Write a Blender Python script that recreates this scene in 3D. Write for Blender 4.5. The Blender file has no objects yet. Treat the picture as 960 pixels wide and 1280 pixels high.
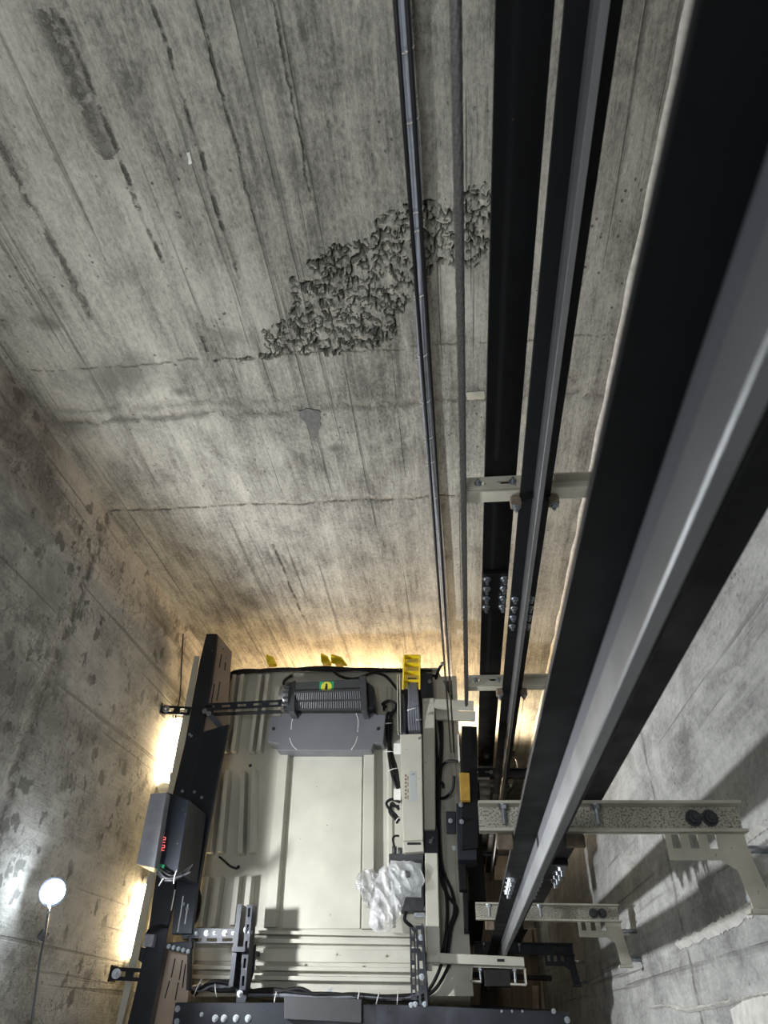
import bpy, bmesh, math, random
from mathutils import Vector, Matrix, noise
random.seed(7)
scene = bpy.context.scene
C = scene.collection

# ------------------------------------------------------------------ camera
PITCH, ROLL, YAW, FPX = 0.904171717, -0.167569934, 0.157684974, 833.2459
def cam_axes():
    ca, sa = math.cos(PITCH), math.sin(PITCH)
    f, u, r = Vector((0, ca, -sa)), Vector((0, sa, ca)), Vector((1, 0, 0))
    Rz = Matrix.Rotation(YAW, 3, 'Z')
    f, u, r = Rz @ f, Rz @ u, Rz @ r
    cr, sr = math.cos(ROLL), math.sin(ROLL)
    return cr * r + sr * u, -sr * r + cr * u, f
RT, UP, FW = cam_axes()
cam_d = bpy.data.cameras.new('camera')
cam = bpy.data.objects.new('camera', cam_d); C.objects.link(cam)
m = Matrix((RT, UP, -FW)).transposed().to_4x4()
cam.matrix_world = m
cam_d.sensor_fit = 'VERTICAL'; cam_d.sensor_height = 36.0
cam_d.lens = FPX / 1280 * 36
cam_d.clip_start = 0.02; cam_d.clip_end = 60
cam_d.dof.use_dof = True; cam_d.dof.focus_distance = 3.0; cam_d.dof.aperture_fstop = 5.2
scene.camera = cam

# ------------------------------------------------------------------ world, view, big lights
w = bpy.data.worlds.new('world'); scene.world = w; w.use_nodes = True
w.node_tree.nodes['Background'].inputs[0].default_value = (0.93, 0.97, 1.0, 1)
w.node_tree.nodes['Background'].inputs[1].default_value = 0.16
scene.view_settings.view_transform = 'Standard'; scene.view_settings.look = 'None'
scene.view_settings.gamma = 1.0; scene.view_settings.use_curve_mapping = False
scene.view_settings.exposure = 0.0
scene.cycles.max_bounces = 8; scene.cycles.diffuse_bounces = 4

def light(name, kind, loc, power, color, aim=None, **kw):
    d = bpy.data.lights.new(name, kind); d.energy = power; d.color = color
    for k, v in kw.items(): setattr(d, k, v)
    o = bpy.data.objects.new(name, d); C.objects.link(o); o.location = loc
    if aim: o.rotation_euler = (Vector(aim) - Vector(loc)).to_track_quat('-Z', 'Y').to_euler()
    return o
LAMP = Vector((-1.75, 0.42, -3.08))
light('work_lamp_light', 'SPOT', LAMP + Vector((0.05, 0, 0.02)), 200, (0.97, 0.98, 1.0), aim=(0.6, 0.55, -2.5), spot_size=math.radians(172), spot_blend=0.35, shadow_soft_size=0.045)
light('upper_fill_light', 'AREA', (-0.75, 0.15, 0.9), 28, (0.93, 0.96, 1.0), aim=(-0.3, 1.1, -2.2), shape='RECTANGLE', size=0.9, size_y=0.7)  # added unseen fill from above, lifts upper walls and bracket tops
light('rear_lamp_light', 'AREA', (-0.72, 1.93, -5.1), 32, (1.0, 0.68, 0.38), aim=(-0.72, 2.2, -3.9), shape='RECTANGLE', size=1.4, size_y=0.06)
light('rear_lamp_light_low', 'SPOT', (0.12, 1.72, -6.1), 100, (1.0, 0.78, 0.52), aim=(0.42, 2.2, -5.6), spot_size=math.radians(165), spot_blend=.6, shadow_soft_size=0.06)
light('pit_light', 'POINT', (0.25, 1.1, -7.4), 2.2, (1.0, 0.92, 0.80), shadow_soft_size=0.08)  # unseen point light down in the pit, with no fitting

# ------------------------------------------------------------------ geometry helpers
def at(x, y, X=None, Y=None, Z=None):
    d = RT * ((x - 480) / FPX) - UP * ((y - 640) / FPX) + FW
    t = X / d.x if X is not None else (Y / d.y if Y is not None else Z / d.z)
    return d * t
def wloc(o):
    v = Vector((0, 0, 0))
    while o is not None:
        v += o.location; o = o.parent
    return v
def link(name, me, parent=None, loc=None):
    o = bpy.data.objects.new(name, me); C.objects.link(o)
    if parent: o.parent = parent
    if loc is not None: o.location = Vector(loc) - (wloc(parent) if parent else Vector((0, 0, 0)))
    return o
class MB:
    def __init__(s): s.v = []; s.f = []; s.sm = []
    def add(s, vs, fs, smooth=False):
        b = len(s.v); s.v += [Vector(v) for v in vs]
        s.f += [tuple(i + b for i in f) for f in fs]; s.sm += [smooth] * len(fs); return s
    def box(s, lo, hi):
        x0, y0, z0 = lo; x1, y1, z1 = hi
        return s.hexa([(x0, y0), (x1, y0), (x1, y1), (x0, y1)], z0, z1)
    def hexa(s, poly, z0, z1):
        n = len(poly)
        a = sum(poly[i][0] * poly[(i + 1) % n][1] - poly[(i + 1) % n][0] * poly[i][1] for i in range(n))
        if a < 0: poly = poly[::-1]
        vs = [(p[0], p[1], z0) for p in poly] + [(p[0], p[1], z1) for p in poly]
        fs = [tuple(range(n - 1, -1, -1)), tuple(range(n, 2 * n))]
        fs += [(i, (i + 1) % n, n + (i + 1) % n, n + i) for i in range(n)]
        return s.add(vs, fs)
    def slab(s, px, z1, th):          # px: image points whose plan position at height z1 is the outline
        return s.hexa([at(x, y, Z=z1)[:2] for x, y in px], z1 - th, z1)
    def bar(s, p0, p1, w, h, up=(0, 0, 1)):   # box of width w, height h along p0-p1
        p0, p1 = Vector(p0), Vector(p1); d = (p1 - p0).normalized(); u = Vector(up)
        sd = d.cross(u)
        if sd.length < 1e-4: sd = d.cross(Vector((0, 1, 0)))
        sd.normalize(); u = sd.cross(d)
        vs = []
        for p in (p0, p1):
            for a, b in ((-1, -1), (1, -1), (1, 1), (-1, 1)): vs.append(p + sd * a * w / 2 + u * b * h / 2)
        return s.add(vs, [(0, 1, 2, 3), (7, 6, 5, 4), (0, 4, 5, 1), (1, 5, 6, 2), (2, 6, 7, 3), (3, 7, 4, 0)])
    def tube(s, pts, r, n=8, close=True):
        pts = [Vector(p) for p in pts]; rings = []
        ref = None
        for i, p in enumerate(pts):
            d = (pts[min(i + 1, len(pts) - 1)] - pts[max(i - 1, 0)]).normalized()
            if ref is None:
                ref = d.cross(Vector((0.31, 0.2, 0.93)))
                if ref.length < .1: ref = d.cross(Vector((1, 0, 0)))
            ref = (ref - d * ref.dot(d)).normalized(); b = d.cross(ref)
            rr = r[i] if isinstance(r, (list, tuple)) else r
            rings.append([p + (ref * math.cos(2 * math.pi * k / n) + b * math.sin(2 * math.pi * k / n)) * rr for k in range(n)])
        vs = [v for rg in rings for v in rg]; fs = []
        for i in range(len(pts) - 1):
            for k in range(n):
                a, b2 = i * n + k, i * n + (k + 1) % n
                fs.append((a, b2, b2 + n, a + n))
        s.add(vs, fs, True)
        if close:
            b0 = len(s.v) - len(vs)
            s.f += [tuple(b0 + k for k in range(n - 1, -1, -1)), tuple(b0 + len(vs) - n + k for k in range(n))]; s.sm += [False, False]
        return s
    def build(s, name, mat, parent=None, loc=None, bevel=0):
        if loc is None: loc = wloc(parent) if parent else Vector((0, 0, 0))
        loc = Vector(loc)
        me = bpy.data.meshes.new(name)
        me.from_pydata([v - loc for v in s.v], [], s.f); me.validate(); me.update()
        for p, sm in zip(me.polygons, s.sm): p.use_smooth = sm
        me.materials.append(mat)
        bm = bmesh.new(); bm.from_mesh(me); bmesh.ops.recalc_face_normals(bm, faces=bm.faces); bm.to_mesh(me); bm.free()
        o = link(name, me, parent, loc)
        if bevel:
            b = o.modifiers.new('bevel', 'BEVEL'); b.width = bevel; b.segments = 2; b.limit_method = 'ANGLE'; b.angle_limit = .6
        return o
def smooth_path(pts, n=8):
    pts = [Vector(p) for p in pts]; out = []
    P = [pts[0]] + pts + [pts[-1]]
    for i in range(1, len(P) - 2):
        for k in range(n):
            t = k / n; a, b, c, d = P[i - 1], P[i], P[i + 1], P[i + 2]
            out.append(.5 * ((2 * b) + (c - a) * t + (2 * a - 5 * b + 4 * c - d) * t * t + (3 * b - a - 3 * c + d) * t ** 3))
    out.append(pts[-1]); return out
def pxp(pts): return [at(x, y, Z=z) for x, y, z in pts]
def tag(o, label=None, cat=None, group=None, kind=None):
    for k, v in (('label', label), ('category', cat), ('group', group), ('kind', kind)):
        if v: o[k] = v
    return o
def thing(name, label, cat, loc=(0, 0, 0), group=None):
    o = bpy.data.objects.new(name, None); C.objects.link(o); o.location = loc; o.empty_display_size = .05
    return tag(o, label, cat, group)
def copy_tree(o, delta, label=None, parent=None):
    c = o.copy(); C.objects.link(c); c.parent = parent
    if parent is None: c.location = o.location + Vector(delta)
    if label: c['label'] = label
    for ch in list(o.children): copy_tree(ch, delta, None, c)
    return c

# ------------------------------------------------------------------ materials
def new_mat(name):
    mt = bpy.data.materials.new(name); mt.use_nodes = True
    nt = mt.node_tree; return mt, nt, nt.nodes['Principled BSDF']
def N(nt, t, **kw):
    n = nt.nodes.new(t)
    for k, v in kw.items():
        if k.startswith('i_'):
            key = k[2:]; key = int(key) if key.isdigit() else key.replace('_', ' ')
            n.inputs[key].default_value = v
        else: setattr(n, k, v)
    return n
def ramp(nt, src, stops):
    r = nt.nodes.new('ShaderNodeValToRGB'); e = r.color_ramp.elements
    while len(e) > 1: e.remove(e[-1])
    e[0].position = stops[0][0]; e[0].color = stops[0][1]
    for p, c in stops[1:]:
        x = e.new(p); x.color = c
    nt.links.new(src, r.inputs[0]); return r
def g(v, a=1): return (v, v, v, a) if not isinstance(v, tuple) else (*v, 1)
def mixc(nt, fac, a, b, mode='MIX'):
    n = nt.nodes.new('ShaderNodeMix'); n.data_type = 'RGBA'; n.blend_type = mode
    for i, s in ((0, fac), (6, a), (7, b)):
        if hasattr(s, 'is_linked') or hasattr(s, 'links'): nt.links.new(s, n.inputs[i])
        else: n.inputs[i].default_value = s if i == 0 else g(s)
    return n.outputs[2]
def mth(nt, op, a, b=None, c=None, clamp=False):
    n = nt.nodes.new('ShaderNodeMath'); n.operation = op; n.use_clamp = clamp
    for i, s in enumerate((a, b, c)):
        if s is None: continue
        if hasattr(s, 'links'): nt.links.new(s, n.inputs[i])
        else: n.inputs[i].default_value = s
    return n.outputs[0]
def paint(name, col, rough=.45, metal=0.0, dirt=.15, scale=14, bump=.1, spots=None, spec=.5):
    mt, nt, p = new_mat(name)
    tc = N(nt, 'ShaderNodeTexCoord')
    n1 = N(nt, 'ShaderNodeTexNoise', i_Scale=scale, i_Detail=6.0); nt.links.new(tc.outputs['Object'], n1.inputs['Vector'])
    dark = tuple(c * (1 - dirt * 1.6) for c in col); lite = tuple(min(1, c * (1 + dirt * .6)) for c in col)
    r = ramp(nt, n1.outputs[0], [(.3, g(dark)), (.7, g(lite))])
    out = r.outputs[0]
    if spots:
        sc, th, sc_col = spots
        v = N(nt, 'ShaderNodeTexNoise', i_Scale=sc, i_Detail=3.0); nt.links.new(tc.outputs['Object'], v.inputs['Vector'])
        mk = ramp(nt, v.outputs[0], [(th, g(0.0)), (th + .04, g(1.0))])
        out = mixc(nt, mk.outputs[0], out, sc_col)
    nt.links.new(out, p.inputs['Base Color'])
    p.inputs['Metallic'].default_value = metal; p.inputs['Specular IOR Level'].default_value = spec
    rr = ramp(nt, n1.outputs[0], [(.3, g(min(1, rough * 1.25))), (.7, g(rough * .85))]); nt.links.new(rr.outputs[0], p.inputs['Roughness'])
    if bump:
        n2 = N(nt, 'ShaderNodeTexNoise', i_Scale=scale * 12, i_Detail=3.0); nt.links.new(tc.outputs['Object'], n2.inputs['Vector'])
        b = N(nt, 'ShaderNodeBump', i_Strength=bump, i_Distance=.002); nt.links.new(n2.outputs[0], b.inputs['Height']); nt.links.new(b.outputs[0], p.inputs['Normal'])
    return mt
def emit(name, col, st):
    mt, nt, p = new_mat(name); p.inputs['Base Color'].default_value = g(.8)
    p.inputs['Emission Color'].default_value = g(col); p.inputs['Emission Strength'].default_value = st; return mt

def concrete(name, axis, base, joints, blotch=0.0, whites=0.0, seed=0.0, contrast=1.0, lines=(), stains=(), fib=1.0):
    mt, nt, p = new_mat(name)
    tc = N(nt, 'ShaderNodeTexCoord'); sp = N(nt, 'ShaderNodeSeparateXYZ'); nt.links.new(tc.outputs['Object'], sp.inputs[0])
    u, v = sp.outputs[axis], sp.outputs[2]
    def vec(su, sv, off=0.0):
        c = N(nt, 'ShaderNodeCombineXYZ')
        nt.links.new(mth(nt, 'MULTIPLY', u, su), c.inputs[0]); nt.links.new(mth(nt, 'MULTIPLY', v, sv), c.inputs[1]); c.inputs[2].default_value = off + seed
        return c.outputs[0]
    def noi(su, sv, det=5.0, off=0.0, dist=0.0, rough=.55):
        n = N(nt, 'ShaderNodeTexNoise', i_Scale=1.0, i_Detail=det, i_Distortion=dist, i_Roughness=rough); nt.links.new(vec(su, sv, off), n.inputs['Vector']); return n.outputs[0]
    big = noi(1.1, .9, 6, 1, .6); streak = noi(9, .9, 9, 3, .35, .7); fine = noi(48, 4.5, 6, 5, .3, .7); cloud = noi(4.5, 3.2, 10, 9, .5, .72); grain = noi(140, 120, 3, 12)
    board = N(nt, 'ShaderNodeTexWhiteNoise', noise_dimensions='1D'); nt.links.new(mth(nt, 'FLOOR', mth(nt, 'MULTIPLY', u, 6.2)), board.inputs['W'])
    fac = mth(nt, 'ADD', mth(nt, 'MULTIPLY', big, .26), mth(nt, 'MULTIPLY', streak, .36 * fib))
    fac = mth(nt, 'ADD', fac, mth(nt, 'MULTIPLY', cloud, .38 + .36 * (1 - fib))); fac = mth(nt, 'ADD', fac, mth(nt, 'MULTIPLY', mth(nt, 'SUBTRACT', fine, .5), .26 * fib))
    fac = mth(nt, 'ADD', fac, mth(nt, 'MULTIPLY', mth(nt, 'SUBTRACT', board.outputs[0], .5), .045))
    sand = noi(330, 300, 2, 14); speck = noi(75, 45, 6, 15, .4, .75)
    fac = mth(nt, 'ADD', fac, mth(nt, 'MULTIPLY', mth(nt, 'SUBTRACT', speck, .5), .32)); fac = mth(nt, 'ADD', fac, mth(nt, 'MULTIPLY', mth(nt, 'SUBTRACT', sand, .5), .10))
    k = contrast
    lo = tuple(c * (1 - .58 * k) for c in base); hi = tuple(min(1, c * (1 + .55 * k)) for c in base)
    col = ramp(nt, fac, [(.39, g(lo)), (.5, g(base)), (.61, g(hi))]).outputs[0]
    # pale lime streaks running down
    ls = ramp(nt, noi(16, .9, 7, 21, .3, .7), [(.56, g(0.0)), (.66, g(1.0))])
    col = mixc(nt, mth(nt, 'MULTIPLY', ls.outputs[0], mth(nt, 'MULTIPLY', big, .7)), col, tuple(min(1, c * 1.55) for c in base))
    # dark scratches / board edges
    sc = ramp(nt, noi(26, .35, 4, 31, .15, .5), [(.33, g(1.0)), (.38, g(0.0))])
    col = mixc(nt, mth(nt, 'MULTIPLY', sc.outputs[0], .5), col, tuple(c * .35 for c in base))
    height = mth(nt, 'ADD', mth(nt, 'MULTIPLY', streak, .5), mth(nt, 'MULTIPLY', fine, .35 * fib))
    height = mth(nt, 'ADD', height, mth(nt, 'MULTIPLY', grain, .12)); height = mth(nt, 'ADD', height, mth(nt, 'MULTIPLY', cloud, .4)); height = mth(nt, 'ADD', height, mth(nt, 'MULTIPLY', speck, .22))
    height = mth(nt, 'SUBTRACT', height, mth(nt, 'MULTIPLY', sc.outputs[0], .35))
    wob = mth(nt, 'MULTIPLY', mth(nt, 'SUBTRACT', noi(3.5, .2, 6, 41, .0, .7), .5), .10)
    rag = ramp(nt, noi(14, 14, 6, 43, .3, .7), [(.46, g(0.0)), (.58, g(1.0))]).outputs[0]
    for u0, v0, ru, rv, st, dk in stains:  # stains with a shape of their own
        du = mth(nt, 'DIVIDE', mth(nt, 'SUBTRACT', u, u0), ru); dv_ = mth(nt, 'DIVIDE', mth(nt, 'SUBTRACT', v, v0), rv)
        rr = mth(nt, 'SQRT', mth(nt, 'ADD', mth(nt, 'MULTIPLY', du, du), mth(nt, 'MULTIPLY', dv_, dv_)))
        rr = mth(nt, 'ADD', rr, mth(nt, 'MULTIPLY', mth(nt, 'SUBTRACT', cloud, .5), 2.2))
        mk = mth(nt, 'MULTIPLY', mth(nt, 'SUBTRACT', 1.15, rr, clamp=True), st, clamp=True)
        col = mixc(nt, mk, col, tuple(c * dk for c in base))
    for z0, wd, dk, st in joints:         # horizontal casting joints
        d = mth(nt, 'ABSOLUTE', mth(nt, 'ADD', mth(nt, 'SUBTRACT', v, z0), wob))
        mk = mth(nt, 'SUBTRACT', 1.0, mth(nt, 'DIVIDE', d, wd), clamp=True)
        mk = mth(nt, 'MULTIPLY', mk, mth(nt, 'MULTIPLY', mth(nt, 'ADD', rag, .12), st), clamp=True)
        col = mixc(nt, mk, col, tuple(c * dk for c in base)); height = mth(nt, 'SUBTRACT', height, mth(nt, 'MULTIPLY', mk, .8 if dk < 1 else -.6))
    for u0, wd, za, zb, dk in lines:      # rough vertical board seams
        wb = mth(nt, 'MULTIPLY', mth(nt, 'SUBTRACT', noi(.4, 5, 6, 51, 0, .7), .5), .05)
        d = mth(nt, 'ABSOLUTE', mth(nt, 'ADD', mth(nt, 'SUBTRACT', u, u0), wb))
        mk = mth(nt, 'SUBTRACT', 1.0, mth(nt, 'DIVIDE', d, wd), clamp=True)
        zz = mth(nt, 'MULTIPLY', mth(nt, 'GREATER_THAN', v, za), mth(nt, 'LESS_THAN', v, zb))
        mk = mth(nt, 'MULTIPLY', mth(nt, 'MULTIPLY', mk, zz), mth(nt, 'ADD', rag, .25), clamp=True)
        col = mixc(nt, mk, col, tuple(c * dk for c in base)); height = mth(nt, 'SUBTRACT', height, mth(nt, 'MULTIPLY', mk, 1.2))
    if blotch:
        vo = N(nt, 'ShaderNodeTexVoronoi', i_Scale=1.0, i_Randomness=1.0)
        dv = N(nt, 'ShaderNodeVectorMath', operation='ADD'); nt.links.new(vec(7.5, 9, 2), dv.inputs[0])
        nz = N(nt, 'ShaderNodeTexNoise', i_Scale=3.0, i_Detail=4.0); nt.links.new(vec(7.5, 9, 2), nz.inputs['Vector'])
        sc3 = N(nt, 'ShaderNodeVectorMath', operation='SCALE'); nt.links.new(nz.outputs['Color'], sc3.inputs[0]); sc3.inputs['Scale'].default_value = .9
        nt.links.new(sc3.outputs[0], dv.inputs[1]); nt.links.new(dv.outputs[0], vo.inputs['Vector'])
        mk = ramp(nt, vo.outputs['Distance'], [(.24, g(1.0)), (.33, g(0.0))]).outputs[0]
        gate = ramp(nt, noi(1.8, 1.6, 3, 61), [(.38, g(0.0)), (.50, g(1.0))]).outputs[0]
        col = mixc(nt, mth(nt, 'MULTIPLY', mth(nt, 'MULTIPLY', mk, gate), blotch), col, tuple(c * .30 for c in base))
        if blotch > .5:
            crk = N(nt, 'ShaderNodeTexVoronoi', feature='DISTANCE_TO_EDGE', i_Scale=1.0); 
            dv2 = N(nt, 'ShaderNodeVectorMath', operation='ADD'); nt.links.new(vec(2.2, 1.3, 7), dv2.inputs[0]); nt.links.new(sc3.outputs[0], dv2.inputs[1]); nt.links.new(dv2.outputs[0], crk.inputs['Vector'])
            ck = ramp(nt, crk.outputs['Distance'], [(.0, g(1.0)), (.025, g(0.0))]).outputs[0]
            col = mixc(nt, mth(nt, 'MULTIPLY', mth(nt, 'MULTIPLY', ck, rag), .75), col, tuple(c * .3 for c in base)); height = mth(nt, 'SUBTRACT', height, mth(nt, 'MULTIPLY', ck, .25))
    if whites:
        wm = ramp(nt, noi(7, 3.2, 9, 71, .25, .75), [(.56, g(0.0)), (.72, g(1.0))]).outputs[0]
        col = mixc(nt, mth(nt, 'MULTIPLY', wm, whites), col, tuple(min(1, c * 1.7) for c in base))
    pit = N(nt, 'ShaderNodeTexVoronoi', i_Scale=1.0); nt.links.new(vec(26, 22, 4), pit.inputs['Vector'])
    pm = mth(nt, 'MULTIPLY', ramp(nt, pit.outputs['Distance'], [(.09, g(1.0)), (.14, g(0.0))]).outputs[0], ramp(nt, noi(2.5, 2.5, 2, 81), [(.5, g(0.0)), (.6, g(1.0))]).outputs[0])
    col = mixc(nt, mth(nt, 'MULTIPLY', pm, .8), col, tuple(c * .28 for c in base)); height = mth(nt, 'SUBTRACT', height, mth(nt, 'MULTIPLY', pm, .3))
    nt.links.new(col, p.inputs['Base Color']); p.inputs['Roughness'].default_value = .86
    b = N(nt, 'ShaderNodeBump', i_Strength=1.0, i_Distance=.016); nt.links.new(height, b.inputs['Height']); nt.links.new(b.outputs[0], p.inputs['Normal'])
    return mt

D, XL, XR, YF = 2.2, -1.87, 0.72, -0.42
PIT = -8.5
def bx(x, y): return at(x, y, Y=D)
J = [(-2.72, .014, .32, 1.0), (-2.05, .035, .6, .8), (-1.74, .009, .4, .6), (-2.69, .03, 1.55, .7), (-1.98, .05, .78, .5)]
vl = []
for (xa, ya, xb, yb, wd, dk) in ((62, 10, 130, 200, .045, .55), (95, 20, 190, 330, .010, .3), (190, 0, 300, 350, .008, .3), (0, 170, 110, 400, .02, .5), (330, 0, 400, 250, .006, .4), (345, 680, 380, 780, .01, .3), (250, 420, 262, 440, .01, .5), (235, 0, 330, 280, .006, .35)):
    a, b = bx(xa, ya), bx(xb, yb); vl.append(((a.x + b.x) / 2, wd, min(a.z, b.z), max(a.z, b.z), dk))
M = {}
M['wall_back'] = concrete('concrete_back', 0, (.335, .328, .288), J, .0, .4, 0, 1.05, vl, [(bx(150, 470).x, bx(150, 470).z, .30, .14, .8, .45), (bx(62, 402).x, bx(62, 402).z, .07, .05, .9, .5), (bx(420, 560).x, bx(420, 560).z, .05, .035, .9, .4), (bx(378, 42).x, bx(378, 42).z, .012, .03, 1, .35), (bx(368, 202).x, bx(368, 202).z, .015, .03, 1, .4), (bx(225, 490).x, bx(225, 490).z, .05, .04, .9, .45), (bx(100, 535).x, bx(100, 535).z, .12, .08, .7, .5), (bx(290, 420).x, bx(290, 420).z, .10, .05, .6, .55)])
M['wall_left'] = concrete('concrete_left', 1, (.37, .362, .335), [(-2.74, .05, .35, 1.0), (-2.66, .03, 1.5, .8), (-1.85, .03, .5, .7)], .8, .35, 13, .75, (), [(2.0, -2.0, .45, .45, .9, .38), (1.1, -2.65, .18, .9, .7, .45), (1.55, -2.5, .2, .2, .6, .5)], .45)
M['wall_right'] = concrete('concrete_right', 1, (.365, .372, .36), [(-2.72, .02, .5, .8)], .0, .75, 29, .8, (), [], .4)
M['floor'] = concrete('concrete_floor', 0, (.20, .17, .13), [], .5, .2, 40, .6)
M['black'] = paint('black_rail_paint', (.0045, .005, .006), .5, 0, .3, 10, .15, (60, .76, (.08, .07, .06)), .22)
M['steel'] = paint('machined_steel', (.31, .325, .34), .38, .85, .12, 6, .08)
M['neck'] = paint('dull_rail_neck', (.12, .125, .14), .5, .7, .15, 6, .1)
M['zinc'] = paint('zinc_bolt', (.38, .41, .44), .38, .85, .2, 60, 0)
M['galv'] = paint('speckled_bracket', (.50, .48, .40), .5, .1, .2, 12, .2, (240, .53, (.14, .13, .10)))
M['bracket'] = paint('cream_grey_bracket', (.52, .50, .41), .5, .05, .18, 10, .15, (40, .70, (.2, .17, .12)))
M['cream'] = paint('cream_enamel', (.50, .492, .42), .42, 0, .10, 5, .06, (38, .735, (.16, .14, .11)))
M['creamroof'] = paint('cream_roof_enamel', (.49, .48, .41), .40, 0, .14, 3, .06, (45, .72, (.20, .18, .14)))
M['grey'] = paint('grey_cover_paint', (.13, .137, .15), .45, 0, .08, 6, .05)
M['dgrey'] = paint('dark_grey_plastic', (.045, .048, .052), .45, 0, .15, 12, .1)
M['bframe'] = paint('black_blue_frame', (.017, .021, .030), .34, .3, .25, 8, .08, (45, .72, (.10, .10, .11)))
M['plate'] = paint('warm_reflection_plate', (.40, .31, .24), .36, .5, .1, 5, .04)  # tan base colour carries the warm wall's reflection on the shiny plate
M['cboxm'] = paint('grey_controller_case', (.30, .31, .34), .45, .2, .12, 20, .05)
M['yellow'] = paint('yellow_plastic', (.80, .60, .015), .4, 0, .12, 20, .05)
M['gold'] = paint('ochre_plate', (.42, .25, .04), .45, .1, .2, 20, .1)
M['cable'] = paint('black_cable_rubber', (.009, .009, .010), .5, 0, .2, 30, .05, None, .25)
M['gcable'] = paint('grey_flat_cable', (.13, .14, .165), .5, 0, .12, 30, .1)
M['tcable'] = paint('blue_grey_cable', (.25, .27, .32), .6, 0, .12, 30, .1)
M['rope'] = paint('steel_rope', (.22, .22, .21), .5, .5, .25, 200, .2)
M['white'] = paint('white_tie', (.75, .75, .72), .5, 0, .05, 20, 0)
M['label'] = paint('pale_sticker', (.40, .43, .43), .5, 0, .05, 20, 0)
M['text'] = paint('print_brown', (.18, .10, .05), .6, 0, .05, 20, 0)
M['hole'] = paint('dark_hole', (.008, .008, .008), .7, 0, .1, 20, 0)
M['wood'] = paint('pale_timber', (.40, .34, .26), .75, 0, .25, 8, .3)
M['rust'] = paint('rusty_block', (.24, .19, .14), .8, .1, .3, 30, .5)
M['red'] = emit('red_digit', (1, .05, .03), 1.3)
M['green'] = paint('green_plastic', (.02, .30, .13), .4, 0, .1, 20, 0)
M['lime'] = paint('sticker_yellow', (.62, .62, .06), .5, 0, .05, 20, 0)
M['plaster'] = paint('white_plaster', (.72, .71, .67), .85, 0, .15, 30, .9)
M['mortar'] = paint('dark_mortar', (.15, .15, .145), .85, 0, .15, 40, .5)
M['bulb'] = emit('lamp_face', (.80, .90, 1.0), 95)
M['tube'] = emit('warm_wall_glow', (1.0, .76, .44), 46)  # added glow in place of the brightly lit strip of left wall

# ------------------------------------------------------------------ honeycombed back wall
HC = [(262, 452), (330, 440), (336, 412), (368, 388), (362, 362), (385, 330), (430, 296), (462, 290), (482, 262), (512, 250), (548, 256), (580, 240), (622, 232), (622, 318), (572, 338), (545, 332), (524, 372), (500, 392), (492, 432), (420, 440), (340, 449)]
HCW = [(bx(x, y).x, bx(x, y).z) for x, y in HC]
def inside(px, pz, poly):
    c = False; n = len(poly); j = n - 1; dmin = 9
    for i in range(n):
        (xi, zi), (xj, zj) = poly[i], poly[j]
        if (zi > pz) != (zj > pz) and px < (xj - xi) * (pz - zi) / (zj - zi) + xi: c = not c
        ex, ez = xj - xi, zj - zi; t = max(0, min(1, ((px - xi) * ex + (pz - zi) * ez) / (ex * ex + ez * ez + 1e-12)))
        dmin = min(dmin, math.hypot(px - xi - t * ex, pz - zi - t * ez)); j = i
    return dmin if c else -dmin
def wall_back():
    xs0, xs1 = min(p[0] for p in HCW) - .05, max(p[0] for p in HCW) + .05
    zs0, zs1 = min(p[1] for p in HCW) - .05, max(p[1] for p in HCW) + .05
    def axis(lo, hi, a, b, fine, coarse):
        out = []; t = lo
        while t < a - 1e-6: out.append(t); t = min(a, t + coarse)
        t = a
        while t < b - 1e-6: out.append(t); t += fine
        t = b
        while t < hi - 1e-6: out.append(t); t = min(hi, t + coarse)
        out.append(hi); return out
    X = axis(XL - .2, XR + .2, xs0, xs1, .0042, .12); Z = axis(PIT - .1, 1.6, zs0, zs1, .0042, .15)
    vs = []
    for z in Z:
        for x in X:
            y = D
            if xs0 < x < xs1 and zs0 < z < zs1:
                e = inside(x, z, HCW) + .03 * noise.noise((x * 22, z * 22, 3)) + .03 * noise.noise((x * 9, z * 9, 8))
                if e > -.004:
                    wx = x + .010 * noise.noise((x * 40, z * 40, 0)); wz = z + .010 * noise.noise((x * 40, z * 40, 9))
                    n1 = abs(noise.noise((wx * 36, wz * 31, 1.3))); n2 = abs(noise.noise((wx * 52 + 5, wz * 46, 7.7)))
                    gate = min(1, max(0, noise.noise((x * 24, z * 22, 5)) * 2.4 + .75))
                    dep = (.046 * max(0, 1 - n1 / .15) ** .7 + .026 * max(0, 1 - n2 / .10) ** .7) * gate + .012 * max(0, noise.noise((x * 15, z * 15, 2)))
                    lump = .006 * noise.noise((x * 26, z * 26, 3)) + .002 * noise.noise((x * 70, z * 70, 3)) + .003
                    y = D + min(1, (e + .004) / .014) * (dep - lump)
            vs.append((x, y, z))
    nx = len(X); fs = [(j * nx + i, j * nx + i + 1, (j + 1) * nx + i + 1, (j + 1) * nx + i) for j in range(len(Z) - 1) for i in range(nx - 1)]
    # back skin so the wall has thickness
    b = len(vs); x0, x1, z0, z1 = X[0], X[-1], Z[0], Z[-1]
    vs += [(x0, D + .2, z0), (x1, D + .2, z0), (x1, D + .2, z1), (x0, D + .2, z1)]
    fs += [(b, b + 3, b + 2, b + 1)]
    me = bpy.data.meshes.new('wall_back'); me.from_pydata(vs, [], fs); me.update(); me.materials.append(M['wall_back'])
    return tag(link('wall_back', me), kind='structure')
WB = wall_back()
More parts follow.
